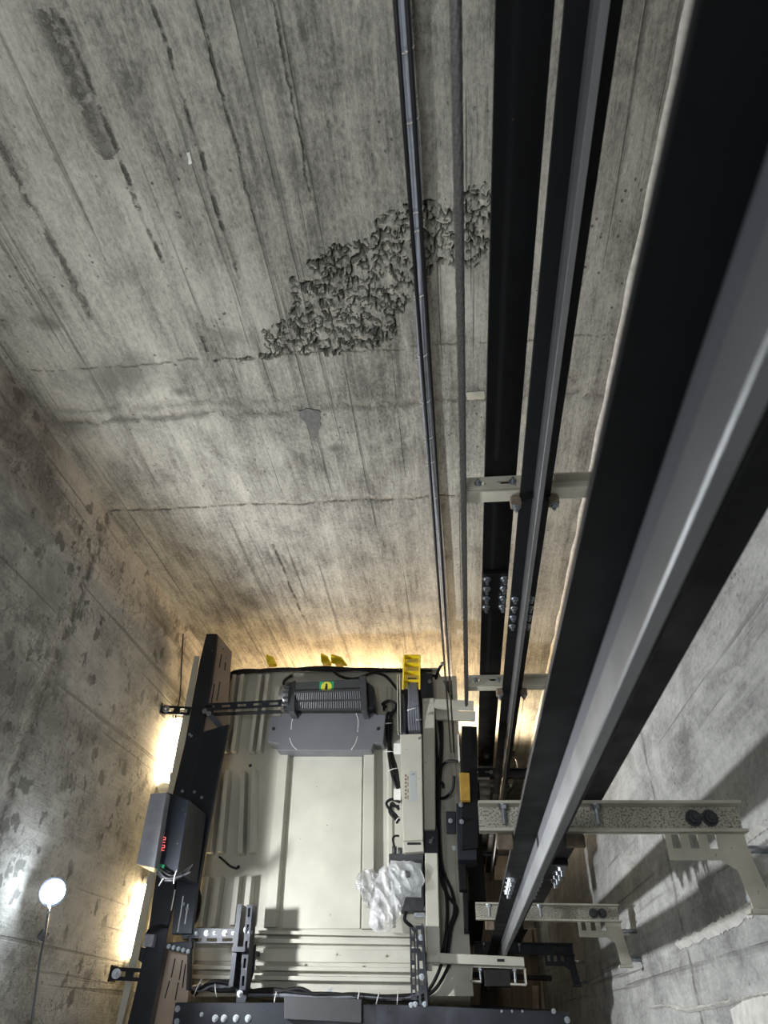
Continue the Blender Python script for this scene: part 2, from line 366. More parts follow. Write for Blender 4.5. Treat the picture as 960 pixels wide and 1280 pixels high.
def flat_patch(name, pts, th, mat, parent, axis, kind=None, label=None):
    """irregular thin skin of mortar lying on a wall: pts are 3D points on the wall plane"""
    c = sum(pts, Vector()) / len(pts); n = Vector((0, -1, 0)) if axis == 'Y' else Vector((-1, 0, 0))
    P = []
    for i in range(len(pts)):
        a, b = pts[i], pts[(i + 1) % len(pts)]; k = max(1, int((b - a).length / .012))
        for q in range(k):
            v = a.lerp(b, q / k); dirn = (v - c).normalized()
            P.append(v + dirn * .008 * noise.noise(v * 60))
    vs = [v - n * .002 for v in P] + [v + n * th for v in P] + [c + n * th * 1.8]
    m_ = len(P); fs = [(i, (i + 1) % m_, m_ + (i + 1) % m_, m_ + i) for i in range(m_)] + [(m_ + i, m_ + (i + 1) % m_, 2 * m_) for i in range(m_)]
    o = MB().add(vs, fs).build(name, mat, parent)
    return tag(o, label, kind=kind)
flat_patch('mortar_patch', [bx(*q) for q in ((374, 514), (384, 510), (400, 513), (401, 532), (394, 550), (388, 546), (385, 532), (376, 522))], .004, M['mortar'], WB, 'Y', label='dark grey patch of smoother mortar')
flat_patch('lime_fleck', [bx(*q) for q in ((233, 190), (237, 190), (240, 203), (236, 204))], .004, M['white'], WB, 'Y')
flat_patch('lime_fleck', [bx(*q) for q in ((582, 490), (606, 488), (606, 498), (584, 499))], .004, M['bracket'], WB, 'Y')
def ribbon(name, px, X, w, mat, parent):
    pts = smooth_path([at(x, y, X=X) for x, y in px], 40); L, R_ = [], []
    for i, q in enumerate(pts):
        d = (pts[min(i + 1, len(pts) - 1)] - pts[max(0, i - 1)]); d.normalize(); s_ = Vector((0, -d.z, d.y))
        t = i / (len(pts) - 1); ww = w * (.35 + .65 * math.sin(math.pi * min(1, t * .8 + .18)))
        L.append(q + s_ * ww * (.5 + .28 * noise.noise(q * 16) + .16 * noise.noise(q * 60))); R_.append(q - s_ * ww * (.5 + .35 * noise.noise(q * 12 + Vector((5, 5, 5))) + .18 * noise.noise(q * 70)))
    m_ = len(pts); vs = L + [(a + b) / 2 + Vector((-.012, 0, 0)) + Vector((0, .004, 0)) * noise.noise(a * 90) for a, b in zip(L, R_)] + R_
    fs = [(i, i + 1, m_ + i + 1, m_ + i) for i in range(m_ - 1)] + [(m_ + i, m_ + i + 1, 2 * m_ + i + 1, 2 * m_ + i) for i in range(m_ - 1)]
    return MB().add(vs, fs).build(name, mat, parent)
WL = tag(MB().box((XL - .2, YF - .2, PIT - .1), (XL, D + .2, 1.6)).build('wall_left', M['wall_left']), kind='structure')
WR = tag(MB().box((XR, YF - .2, PIT - .1), (XR + .2, D + .2, 1.6)).build('wall_right', M['wall_right']), kind='structure')
WF = tag(MB().box((XL - .2, YF - .2, PIT - .1), (XR + .2, YF, 1.6)).build('wall_front', M['wall_right']), kind='structure')
FL = tag(MB().box((XL - .2, YF - .2, PIT - .2), (XR + .2, D + .2, PIT)).build('floor', M['floor']), kind='structure')
ribbon('plaster_seam', [(848, 1180), (880, 1168), (912, 1152), (940, 1136), (965, 1112), (1010, 1080)], XR - .002, .035, M['plaster'], WR)
ribbon('plaster_seam', [(814, 1260), (838, 1257), (858, 1263), (900, 1256), (935, 1248), (990, 1236)], XR - .002, .013, M['plaster'], WR)
ribbon('plaster_seam', [(915, 1060), (935, 1045), (965, 1025), (1000, 1008)], XR - .002, .022, M['plaster'], WR)
flat_patch('plaster_spread', [at(x, y, X=XR) for x, y in ((915, 1262), (945, 1244), (1000, 1230), (1000, 1300), (925, 1300))], .006, M['plaster'], WR, 'X')
# rounded mortar fillet where the back wall meets the right wall
mb = MB(); zs = [1.5 - .05 * i for i in range(200)]
for i, z in enumerate(zs):
    a = .030 + .012 * noise.noise((0, 0, z * 5)) ; b = .030 + .010 * noise.noise((4, 0, z * 7)); mb.v += [Vector((XR - a, D + .002, z)), Vector((XR - a * .45, D - b * .45, z)), Vector((XR + .002, D - b, z))]
for i in range(len(zs) - 1):
    for k in range(2): mb.f.append((i * 3 + k, i * 3 + k + 1, i * 3 + k + 4, i * 3 + k + 3)); mb.sm.append(True)
tag(mb.build('trim_1', M['plaster']), 'pale mortar fillet in the corner', kind='structure')

# ------------------------------------------------------------------ bolts (shared meshes)
def bolt_mesh(name, r, shank, nutted=False):
    mb = MB()
    def hexc(z0, z1, rr, n=6): mb.hexa([(rr * math.cos(2 * math.pi * k / n), rr * math.sin(2 * math.pi * k / n)) for k in range(n)], z0, z1)
    hexc(0, r * .18, r * 1.35, 12); hexc(r * .18, r * .95, r)
    if shank: hexc(r * .95, r * .95 + shank, r * .5, 8)
    me = bpy.data.meshes.new(name); me.from_pydata(mb.v, [], mb.f); me.update(); me.materials.append(M['zinc']); return me
BM = {}
def bolt(parent, loc, r=.010, d=(0, 0, 1), shank=.0, name='bolt', mat=None):
    key = (round(r, 4), round(shank, 4), mat)
    if key not in BM:
        BM[key] = bolt_mesh('bolt', r, shank)
        if mat: BM[key].materials[0] = M[mat]
    o = link(name, BM[key], parent, loc); o.rotation_euler = Vector(d).to_track_quat('Z', 'Y').to_euler(); return o

# ------------------------------------------------------------------ guide rails
def t_rail(label, xf0, xf1, yf, xb0, xb1, yb, ztop=.9, joints=(), jdir=-1, jb=None):
    xc = (xf0 + xf1) / 2
    t = thing('guide_rail', label, 'guide rail', (xc, yf, PIT), 'steel guide rails running up the shaft')
    s = 1 if yb > yf else -1
    a = MB().box((xf0, min(yf, yf - s * .010), PIT), (xf1, max(yf, yf - s * .010), ztop)); a.build('flange', M['black'], t, bevel=.0015)
    # blade: neck, machined head with small step like a rolled profile
    w = (xb1 - xb0) / 2; xm = (xb0 + xb1) / 2; L = yb - yf
    prof = [(-w, L * .40), (-w, L * .97), (-w * .8, L), (w * .8, L), (w, L * .97), (w, L * .40)]
    MB().hexa([(xm + a_ * w * .86, yf + b_) for a_, b_ in ((-1, 0), (-1, L * .4), (1, L * .4), (1, 0))], PIT, ztop).build('neck', M['neck'], t)
    MB().hexa([(xm + px, yf + py) for px, py in prof], PIT, ztop).build('blade', M['steel'], t)
    for zj in joints:
        fp = MB().box((xf0 + .004, yf - s * .010, zj - .16), (xf1 - .004, yf - s * .026, zj + .16)) if 0 else None
        lo = (xf0 + .004, min(yf - s * .010, yf - s * .028), zj - .15); hi = (xf1 - .004, max(yf - s * .010, yf - s * .028), zj + .15)
        MB().box(lo, hi).build('fishplate', M['black'], t, bevel=.002)
        for k in range(4):
            for sx in (-1, 1):
                xx = xc + sx * (xf1 - xf0) * .33
                zz = zj - .115 + k * .077
                if jb == 'plate': bolt(t, (xx, yf - s * .028, zz), .013, (0, -s, 0), .016)
                else: bolt(t, (xx, yf, zz), .012, (0, s, 0), .012)
    return t
zj2 = at(620, 745, Y=1.46).z
R1 = t_rail('nearest guide rail, wide black flange with blurred silver blade crossing the right side', .120, .240, .365, .1715, .1885, .293, ztop=.35, joints=[at(640, 1108, Y=.36).z])
R2 = t_rail('slim guide rail with silver blade, left of the nearest rail', .235, .335, 1.40, .277, .293, 1.31, joints=[zj2 - .04])
R3 = t_rail('flat black back of the guide rail standing between rope and silver-bladed rail', .124, .231, 1.49, .169, .185, 1.575, joints=[zj2 + .02], jb='plate')
R4 = t_rail('black guide rail hidden close behind the nearest rail, bolts at its joint', .215, .335, .452, .267, .283, .540, ztop=.25, joints=[at(693, 1085, Y=.44).z], jb='plate')

# ------------------------------------------------------------------ rail brackets
def uchan(mb, p0, p1, w, h, th=.005):
    p0, p1 = Vector(p0), Vector(p1); d = (p1 - p0).normalized(); s = Vector((-d.y, d.x, 0))
    mb.bar(p0, p1, w, th)
    for k in (-1, 1): mb.bar(p0 + s * k * (w / 2 - th / 2) + Vector((0, 0, h / 2 - th / 2)), p1 + s * k * (w / 2 - th / 2) + Vector((0, 0, h / 2 - th / 2)), th, h)
    return mb
def slotbar(mb, p0, p1, w, n, th=.005, frac=.6, sw=.38, end=.5, up=(0, 0, 1)):
    """flat bar with n real slots along its middle"""
    p0, p1 = Vector(p0), Vector(p1); L = (p1 - p0).length; d = (p1 - p0).normalized(); s = Vector(up).cross(d).normalized()
    ew = w * (1 - sw) / 2
    for k in (-1, 1): mb.bar(p0 + s * k * (w - ew) / 2, p1 + s * k * (w - ew) / 2, ew, th, up)
    pitch = L / n; sl = pitch * frac
    for i in range(n + 1):
        a = 0 if i == 0 else i * pitch - (pitch - sl) / 2; b = L if i == n else i * pitch + (pitch - sl) / 2
        mb.bar(p0 + d * a, p0 + d * b, w * sw, th, up)
    return mb
def rail_bracket(label, x0, x1, y0, y1, z, mat=('galv', 'bracket'), big=True, rail_x=(.10, .32)):
    t = thing('rail_bracket', label, 'bracket', ((x0 + x1) / 2, (y0 + y1) / 2, z), 'brackets fixing the guide rails to the right wall')
    yc = (y0 + y1) / 2; w_ = y1 - y0
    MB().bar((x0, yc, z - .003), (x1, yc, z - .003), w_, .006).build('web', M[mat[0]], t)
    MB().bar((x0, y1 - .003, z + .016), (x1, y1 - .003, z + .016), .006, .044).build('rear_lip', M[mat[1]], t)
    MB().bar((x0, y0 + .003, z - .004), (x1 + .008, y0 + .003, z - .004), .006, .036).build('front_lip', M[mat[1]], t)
    # angle that reaches the wall: slotted leg below the channel and an arm to the anchor plate
    ax0, ax1 = x1 - .175, XR - .052
    mb = MB(); mb.box((ax0, y0 - .055, z - .0225), (x1 + .010, y0 - .031, z - .0175))
    for xa, xb in ((ax0, ax0 + .014), (ax0 + .033, ax0 + .054), (ax0 + .074, ax0 + .096), (ax0 + .116, x1 + .006)): mb.box((xa, y0 - .031, z - .0225), (xb, y0 + .001, z - .0175))
    mb.hexa([(x1 - .062, y0 - .054), (x1 + .010, y0 - .054), (x1 + .028, y0 - .150), (x1 - .018, y0 - .150), (x1 - .030, y0 - .075)], z - .0226, z - .0176)
    mb.build('slotted_angle', M[mat[1]], t)
    MB().box((x1 - .026, y0 - .160, z - .050), (x1 + .028, y0 - .152, z - .012)).build('foot_lip', M[mat[1]], t)
    mb = MB()
    for yy in (y0 - .13, y0 - .03): MB().tube([(x1 - .02, yy, z - .032), (XR + .01, yy, z - .032)], .009, 10).build('anchor_stud', M['zinc'], t)
    for xx in (x1 - .105, x1 - .068): bolt(t, (xx, yc, z), .014, (0, 0, 1), .006, mat='dgrey')
    for xx in rail_x:
        bolt(t, (xx, y1 - .006, z + .020), .011, (0, -1, 0), .034)
    MB().box((.242, y0 - .030, z - .030), (.29, y0 - .001, z - .014)).build('rail_clip', M['rust'], t, bevel=.004)
    MB().box((rail_x[0] - .02, y0 - .035, z - .030), (.1195, y0 - .001, z - .014)).build('rail_clip', M['rust'], t, bevel=.004)
    return t
ZB = (-1.76, -3.41, -5.06)
names = ('uppermost wide speckled channel bracket behind the nearest rail, at right', 'second speckled channel bracket down the nearest rail, half as wide in view', 'dark channel bracket lowest on the nearest rail, down beside the car')
for i, z in enumerate(ZB):
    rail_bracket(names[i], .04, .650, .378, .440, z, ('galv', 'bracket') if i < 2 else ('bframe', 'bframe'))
names = ('grey slotted channel bracket across the two far rails, mid picture', 'pale channel bracket on the two far rails at car roof level', 'dark channel bracket low on the two far rails, below car roof level')
for i, z in enumerate((-1.76, -3.36, -4.95)):
    t = thing('rail_bracket', names[i], 'bracket', (.36, 1.44, z), 'brackets fixing the guide rails to the right wall')
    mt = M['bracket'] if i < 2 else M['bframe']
    y0, y1 = (1.412, 1.475)
    mb = MB(); mb.bar((.06, y0 + .003, z), (.70, y0 + .003, z), .006, .055)
    slotbar(mb, (.06, 1.447, z + .028), (.24, 1.447, z + .028), .055, 2, .006, .45, .22); mb.bar((.24, 1.447, z + .028), (.34, 1.447, z + .028), .055, .006)
    mb.bar((.34, 1.447, z - .01), (.70, 1.447, z - .01), .055, .006)
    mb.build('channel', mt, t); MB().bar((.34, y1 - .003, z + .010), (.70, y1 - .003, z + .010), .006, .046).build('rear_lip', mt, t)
    MB().box((XR - .022, y0 - .04, z - .06), (XR - .001, y1 + .04, z + .06)).build('wall_anchor', mt, t)
    for xx in (.10, .215): bolt(t, (xx, 1.447, z + .031), .010, (0, 0, 1), .014)
    for xx in (.222, .345):
        MB().box((xx - .018, 1.375, z - .028), (xx + .018, 1.411, z + .004)).build('rail_clip', M['rust'], t, bevel=.005)
        bolt(t, (xx, 1.375, z - .012), .011, (0, -1, 0), .010)

# ------------------------------------------------------------------ ropes and cables in the shaft
def twisted(p0, p1, r, lobes=6, pitch=.05, step=.0085):
    p0, p1 = Vector(p0), Vector(p1); L = (p1 - p0).length; n = int(L / step); d = (p1 - p0).normalized()
    a = d.cross(Vector((1, 0, 0))).normalized(); b = d.cross(a); K = lobes * 3; vs = []; fs = []
    for i in range(n + 1):
        c = p0 + d * (L * i / n); tw = 2 * math.pi * (L * i / n) / pitch / lobes * 1.0
        for k in range(K):
            th = 2 * math.pi * k / K; rr = r * (1 + .16 * math.cos(lobes * th)); vs.append(c + (a * math.cos(th + tw) + b * math.sin(th + tw)) * rr)
    for i in range(n):
        for k in range(K): fs.append((i * K + k, i * K + (k + 1) % K, (i + 1) * K + (k + 1) % K, (i + 1) * K + k))
    return MB().add(vs, fs, True)
for i, (px, py, lab) in enumerate(((575, 400, 'thicker steel wire rope hanging left of the flat black rail'), (580.5, 600, 'second steel wire rope hanging close along the thicker one'))):
    q = at(px, py, Y=1.40 if i == 0 else 1.43); o = twisted((q.x, q.y, -3.55), (q.x, q.y, .9), .0088 if i == 0 else .006)
    tag(o.build('wire_rope', M['rope'], loc=(q.x, q.y, -3.55)), lab, 'rope', 'steel ropes of the lift')
for px, py, lab in ((557, 850, 'thin black governor rope, the left of the two'), (562, 850, 'thin black governor rope, the right of the two')):
    q = at(px, py, Y=1.34); tag(MB().tube([(q.x, q.y, -4.6), (q.x, q.y, -2.0), (q.x, q.y, .9)], .0048, 8).build('governor_rope', M['cable'], loc=(q.x, q.y, -4.6)), lab, 'rope', 'steel ropes of the lift')
# flat bundle of travelling cables along the back wall
bp = [(500, -40), (503, 0), (512, 130), (518, 200), (523, 310), (526, 400), (532, 500), (541, 600), (550, 690), (557, 780), (563, 850), (568, 930)]
pts = smooth_path([at(x, y, Y=2.145) for x, y in bp], 6)
t = thing('cable_bundle', 'blue-grey bundle of cables with white ties running down the back wall', 'cable', pts[-1])
off = [(-.011, 0), (.002, -.004), (.012, .004), (-.004, .014), (.009, .018)]
for ox, oy in off:
    MB().tube([p + Vector((ox, oy, 0)) for p in pts], .0085, 8).build('cable', M['tcable'], t)
for y in (62, 150, 262, 285, 367, 442, 500, 545, 575, 620, 660):
    xs = [b[0] for b in bp]; ys = [b[1] for b in bp]
    for k in range(len(bp) - 1):
        if ys[k] <= y <= ys[k + 1]: x = xs[k] + (xs[k + 1] - xs[k]) * (y - ys[k]) / (ys[k + 1] - ys[k])
    c = at(x, y, Y=2.145); ring = []
    for q in range(13):
        th = 2 * math.pi * q / 12; ring.append(c + Vector((.023 * math.cos(th), .004 + .024 * math.sin(th), .006 * math.cos(th))))
    MB().tube(ring, .0022, 5).tube([ring[9], ring[9] + Vector((-.02, -.022, .004))], .0016, 4).build('cable_tie', M['white'], t)

# ------------------------------------------------------------------ the lift car
ZR = -4.15
car = thing('elevator_car', 'cream enamelled lift car seen from above, ribbed roof with raised centre panel', 'elevator', at(400, 1000, Z=ZR))
def S(px, z, th, name, mat, parent, bevel=0): return MB().slab(px, z, th).build(name, M[mat] if isinstance(mat, str) else mat, parent, bevel=bevel)
roof_px = [(286, 843), (548, 838), (562, 870), (585, 1150), (592, 1245), (236, 1246), (246, 1150), (270, 985), (283, 925)]
S(roof_px, ZR, .025, 'roof_panel', 'creamroof', car)
a, b = at(286, 850, Z=ZR), at(236, 1246, Z=ZR)
cx0, cx1, cy0, cy1 = -1.46, at(585, 1150, Z=ZR).x - .005, at(400, 1243, Z=ZR).y + .01, at(400, 846, Z=ZR).y
for nm, lo, hi in (('side_wall', (cx0, cy0, -6.35), (cx0 + .03, cy1, ZR - .03)), ('side_wall', (cx1 - .03, cy0, -6.35), (cx1, cy1, ZR - .03)), ('rear_wall', (cx0 + .031, cy1 - .03, -6.35), (cx1 - .031, cy1, ZR - .03)), ('front_wall', (cx0 + .031, cy0, -6.35), (cx1 - .031, cy0 + .03, ZR - .03)), ('car_floor', (cx0, cy0, -6.45), (cx1, cy1, -6.351))):
    MB().box(lo, hi).build(nm, M['creamroof'], car)
# upturned rim along the back and left edges
MB().bar(at(286, 843, Z=ZR) + Vector((0, 0, .015)), at(548, 838, Z=ZR) + Vector((0, 0, .015)), .012, .03).build('rear_rim', M['creamroof'], car)
for p in (((286, 845), (270, 985)), ((270, 985), (246, 1150)), ((246, 1150), (236, 1244))):
    MB().bar(at(*p[0], Z=ZR) + Vector((.006, 0, .01)), at(*p[1], Z=ZR) + Vector((.006, 0, .01)), .012, .02).build('side_rim', M['creamroof'], car)
# ribs: open channels welded on the roof
def rib(a0, a1, b0, b1, ya, yb, parent=car, hh=.07):
    A = (at(a0, ya, Z=ZR) + at(a1, ya, Z=ZR)) / 2; B = (at(b0, yb, Z=ZR) + at(b1, yb, Z=ZR)) / 2
    w_ = abs(at(a1, ya, Z=ZR).x - at(a0, ya, Z=ZR).x); mb = MB(); d = (B - A).normalized(); s = Vector((-d.y, d.x, 0))
    up = Vector((0, 0, 1))
    for k in (-1, 1):      # two hat-shaped ridges with a groove between
        c0, c1 = A + s * k * w_ * .34, B + s * k * w_ * .34; ww = w_ * .36
        vs = []
        for c in (c0, c1):
            vs += [c + s * ww * .55 + up * .001, c + s * ww * .40 + up * hh, c - s * ww * .40 + up * hh, c - s * ww * .55 + up * .001]
        mb.add(vs, [(0, 1, 2, 3), (7, 6, 5, 4), (0, 4, 5, 1), (1, 5, 6, 2), (2, 6, 7, 3), (3, 7, 4, 0)])
    mb.build('roof_rib', M['creamroof'], parent, bevel=.002)
rib(294, 309, 282, 296, 848, 943); rib(326, 340, 314, 329, 848, 943)
rib(272, 290, 262, 282, 967, 1068); rib(304, 323, 300, 322, 967, 1069)
rib(259, 281, 250, 273, 1098, 1160); rib(297, 319, 291, 313, 1098, 1158)
def hat(p0, p1, wd, h, name='roof_rib', slope=.012, z=ZR):
    A, B = at(*p0, Z=z), at(*p1, Z=z); d = (B - A).normalized(); s = Vector((-d.y, d.x, 0)); up = Vector((0, 0, 1)); vs = []
    for c in (A, B): vs += [c + s * (wd / 2 + slope), c + s * wd / 2 + up * h, c - s * wd / 2 + up * h, c - s * (wd / 2 + slope)]
    return MB().add(vs, [(0, 1, 2, 3), (7, 6, 5, 4), (0, 4, 5, 1), (1, 5, 6, 2), (2, 6, 7, 3), (3, 7, 4, 0)]).build(name, M['creamroof'], car, bevel=.002)
hat((356, 945), (339, 1160), .060, .045); hat((463, 890), (461, 1162), .060, .045)
hat((487, 860), (489, 1160), .020, .012)
S([(370, 942), (453, 942), (450, 1161), (352, 1161)], ZR + .012, .011, 'centre_panel', 'cream', car, .003)
for y0, y1 in ((1166, 1171), (1175, 1181), (1209, 1215), (1221, 1227)):
    ya, yb = y0 - 1.5, y1 - 1.5
    w_ = abs(at(400, y0, Z=ZR).y - at(400, y1, Z=ZR).y)
    hat((243 if y0 > 1170 else 310, (ya + yb) / 2 - 1), (514, (ya + yb) / 2 + 3), w_ * .9, .05, 'cross_rib', .004)
S([(240, 1184), (515, 1188), (515, 1204), (238, 1201)], ZR + .010, .009, 'cross_panel', 'cream', car, .002)
S([(238, 1234), (520, 1238), (520, 1247), (236, 1245)], ZR + .02, .018, 'front_flange', 'cream', car, .002)
for x, y in ((412, 1239), (350, 1190), (420, 1193), (482, 1195), (300, 1189), (380, 1206), (452, 1208)):
    bolt(car, at(x, y, Z=ZR + .012), .011 if y == 1239 else .005, name='bolt' if y == 1239 else 'rivet', mat=None if y == 1239 else 'bracket')
for k, x in enumerate((556, 568)):
    hat((x - 6, 895), (x + 5, 1130), .006, .010, 'side_rib', .003)
# small dark holes with caps in the roof
for x, y in ((313, 957), (298, 1084), (375, 978), (393, 1005)):
    MB().tube([at(x, y, Z=ZR + .001), at(x, y, Z=ZR + .001) + Vector((0, 0, .003))], .010 if x != 375 else .005, 12).build('roof_hole_plug', M['hole'], car)

def box_thing(name, label, cat, px, z, th, mat, part='body', bevel=.003):
    c = sum((at(x, y, Z=z) for x, y in px), Vector()) / len(px); c.z = z - th
    t = thing(name, label, cat, c); S(px, z, th, part, mat, t, bevel); return t
# grey cover plate
zc = ZR + .13
t = box_thing('motor_cover', 'grey folded steel cover with two holes, in front of the fan', 'cover', [(352, 891), (470, 891), (470, 893), (482, 893), (479, 929), (467, 929), (464, 938), (346, 938), (348, 930), (334, 927), (338, 895), (352, 895)], zc, .125, 'grey', bevel=.004)
for x, y in ((342, 911), (473, 911)): MB().tube([at(x, y, Z=zc), at(x, y, Z=zc) + Vector((0, 0, .002))], .011, 14).build('screw_hole', M['hole'], t)
for pts_ in ([(369, 892), (365, 901), (364, 912)], [(362, 922), (366, 932), (371, 937)], [(445, 891), (448, 901), (447, 915)], [(447, 920), (444, 930), (439, 937)]):
    MB().tube(smooth_path([at(x, y, Z=zc + .001) for x, y in pts_], 5), .0022, 5).build('paint_dribble', M['white'], t)
# ventilation fan with grille
zf = ZR + .24
t = thing('ventilation_fan', 'dark grey cross-flow fan box with slatted grille and round yellow sticker', 'fan', at(410, 890, Z=ZR))
S([(369, 853), (452, 848), (452, 862), (367, 866)], zf, .22, 'housing', 'dgrey', t, .004)
F0, F1 = at(368, 866, Z=zf), at(453, 863, Z=zf)     # front top edge of the housing
B0, B1 = at(366, 887, Z=zf - .05), at(455, 887, Z=zf - .05)
MB().add([F0, F1, B1, B0, F0 - Vector((0, 0, .2)), F1 - Vector((0, 0, .2)), B1 - Vector((0, 0, .15)), B0 - Vector((0, 0, .15))], [(0, 1, 2, 3), (7, 6, 5, 4), (0, 4, 5, 1), (1, 5, 6, 2), (2, 6, 7, 3), (3, 7, 4, 0)]).build('grille_back', M['hole'], t); grille = [o for o in t.children if o.name.startswith('grille_back')][0]
for row in ((.04, .46), (.56, .96)):
    for k in range(32):
        u_ = (k + .5) / 32; A = F0.lerp(F1, u_); B = B0.lerp(B1, u_); n = Vector((0, 0, .004))
        MB().bar(A.lerp(B, row[0]) + n, A.lerp(B, row[1]) + n, .0065, .010).build('grille_slat', M['grey'], grille)
for f_ in (.0, .51, 1.0): MB().bar(F0.lerp(B0, f_) + Vector((0, 0, .006)), F1.lerp(B1, f_) + Vector((0, 0, .006)), .009, .012).build('grille_rail', M['dgrey'], grille)
S([(449, 845), (457, 844), (459, 890), (452, 890)], zf + .01, .23, 'end_plate', 'dgrey', t, .003)
S([(458, 851), (467, 857), (468, 884), (459, 888)], zf - .04, .17, 'motor', 'bframe', t, .012)
S([(361, 854), (369, 850), (368, 890), (360, 890)], zf + .005, .22, 'end_plate', 'dgrey', t, .003)
cc = at(362, 872, Z=zf - .05); MB().tube([cc + Vector((.01, 0, 0)), cc - Vector((.055, 0, 0))], [.085, .075], 24).build('duct_ring', M['zinc'], t)
for k in range(9):
    th = math.pi * (k / 8); MB().bar(cc + Vector((-.02, .088 * math.cos(th), .088 * math.sin(th))), cc + Vector((.012, .088 * math.cos(th), .088 * math.sin(th))), .012, .012).build('motor_fin', M['dgrey'], t)
q = at(408, 858.5, Z=zf + .002); st = MB().box((q.x - .045, q.y - .035, zf - .001), (q.x + .045, q.y + .035, zf + .001)).build('sticker', M['green'], t)
MB().tube([(q.x, q.y, zf + .001), (q.x, q.y, zf + .0025)], .034, 24).build('sticker_disc', M['lime'], st)
MB().box((q.x - .008, q.y - .020, zf + .0026), (q.x + .008, q.y + .008, zf + .0034)).tube([(q.x, q.y + .014, zf + .0026), (q.x, q.y + .014, zf + .0034)], .007, 10).build('sticker_figure', M['hole'], st)
# slotted black arm from the door operator to the fan
za = ZR + .26
t = thing('support_bracket', 'long black slotted arm reaching from the left beam to the fan', 'bracket', at(300, 888, Z=ZR))
mb = MB(); slotbar(mb, at(253, 884, Z=za), at(352, 879, Z=za), .045, 5, .004, .55, .35); mb.bar(at(253, 892, Z=za) - Vector((0, 0, .02)), at(351, 888, Z=za) - Vector((0, 0, .02)), .005, .045); mb.build('slotted_angle', M['bframe'], t)
MB().bar(at(262, 893, Z=za - .01), at(281, 915, Z=za - .08), .03, .006).build('brace', M['bframe'], t)
for x, y in ((256, 889), (261, 892)): bolt(t, at(x, y, Z=za + .003), .012, shank=.01)
MB().bar(at(258, 886, Z=za) - Vector((0, 0, .01)), at(258, 886, Z=za) - Vector((0, 0, .10)), .05, .05).build('support_block', M['bframe'], t)

# yellow cable support, thick grey cable
zy = ZR + .22
t = thing('cable_support', 'bright yellow ladder-shaped cable support at the rear of the car roof', 'cable support', at(515, 860, Z=ZR))
mb = MB()
for (x0, xb) in ((505.5, 503.8), (524.5, 524.5)): mb.bar(at(x0, 820, Z=zy + .04), at(xb, 862, Z=zy - .03), .010, .05)
mb.build('side_rail', M['yellow'], t)
for k, y in enumerate((821, 831, 841, 852)):
    MB().bar(at(505, y, Z=zy + .03 - k * .02), at(525, y, Z=zy + .03 - k * .02), .008, .045).build('rung', M['yellow'], t)
MB().add([at(505, 821, Z=zy - .0), at(525, 821, Z=zy), at(525, 860, Z=zy - .06), at(504, 860, Z=zy - .06), at(505, 821, Z=zy - .006), at(525, 821, Z=zy - .006), at(525, 860, Z=zy - .066), at(504, 860, Z=zy - .066)], [(0, 1, 2, 3), (7, 6, 5, 4), (0, 4, 5, 1), (1, 5, 6, 2), (2, 6, 7, 3), (3, 7, 4, 0)]).build('back_plate', M['yellow'], t)
t = thing('flat_cable', 'thick grey flat cable coming out of the yellow support', 'cable', at(518, 900, Z=ZR))
for k, dx in enumerate((-5.5, -2.6, .3, 3.2, 6)):
    MB().tube(smooth_path(pxp([(515 + dx * .7, 848, zy - .05), (516.5 + dx * .8, 870, zy - .02), (517 + dx, 895, zy - .05), (519 + dx, 925, zy - .07)]), 6), .0105, 8).build('cable_core', M['gcable'], t)
MB().tube(pxp([(509, 888, zy - .02), (518, 885, zy - .01), (523, 883, zy - .03)]), .003, 5).build('cable_tie', M['white'], t)
MB().tube(pxp([(519, 900, zy - .02), (527, 899.5, zy - .02)]), .005, 6).build('clamp_screw', M['zinc'], t)
t = box_thing('cable_tray', 'dark steel tray holding cables beside the grey flat cable', 'tray', [(497, 862), (529, 860), (532, 922), (500, 924)], ZR + .06, .055, 'bframe', 'tray_base')
for x in (498, 501): MB().bar(at(x - 1, 845, Z=ZR + .14), at(x, 917, Z=ZR + .14), .006, .06).build('tray_side', M['cream'], t)
MB().tube(smooth_path(pxp([(503, 868, ZR + .09), (505, 895, ZR + .09), (506, 922, ZR + .08)]), 5), .013, 8).build('cable', M['gcable'], t)
t = box_thing('black_housing', 'black steel housing right of the yellow cable support', 'box', [(524, 842), (540, 841), (542, 872), (527, 874)], ZR + .12, .11, 'bframe')
bolt(t, at(537, 852, Z=ZR + .12), .008, shank=.02)
for x, y, lab in ((340, 829, 'leftmost yellow clip behind the car roof edge'), (408, 828, 'middle yellow clip behind the car roof edge, upright'), (424, 829, 'right yellow clip behind the car roof edge, low and wide')):
    t = thing('cable_clip', lab, 'clip', at(x, y + 8, Z=ZR), 'yellow clips along the rear edge of the roof')
    p = at(x, y, Z=ZR + .03)
    w_ = .035 if x < 420 else .055
    MB().add([p + Vector(v) for v in ((-w_, 0, 0), (w_, -.02, -.01), (w_ * .3, .02, .03), (-w_ * .9, .03, .06), (-w_, .012, 0), (w_, -.005, -.02), (w_ * .3, .035, .02), (-w_ * .9, .045, .05))], [(0, 1, 2, 3), (7, 6, 5, 4), (0, 4, 5, 1), (1, 5, 6, 2), (2, 6, 7, 3), (3, 7, 4, 0)]).build('hook', M['yellow'], t)
    MB().bar(p + Vector((0, -.005, -.04)), p + Vector((0, -.005, .01)), .05, .012, (0, 1, 0)).build('clip_base', M['yellow'], t)
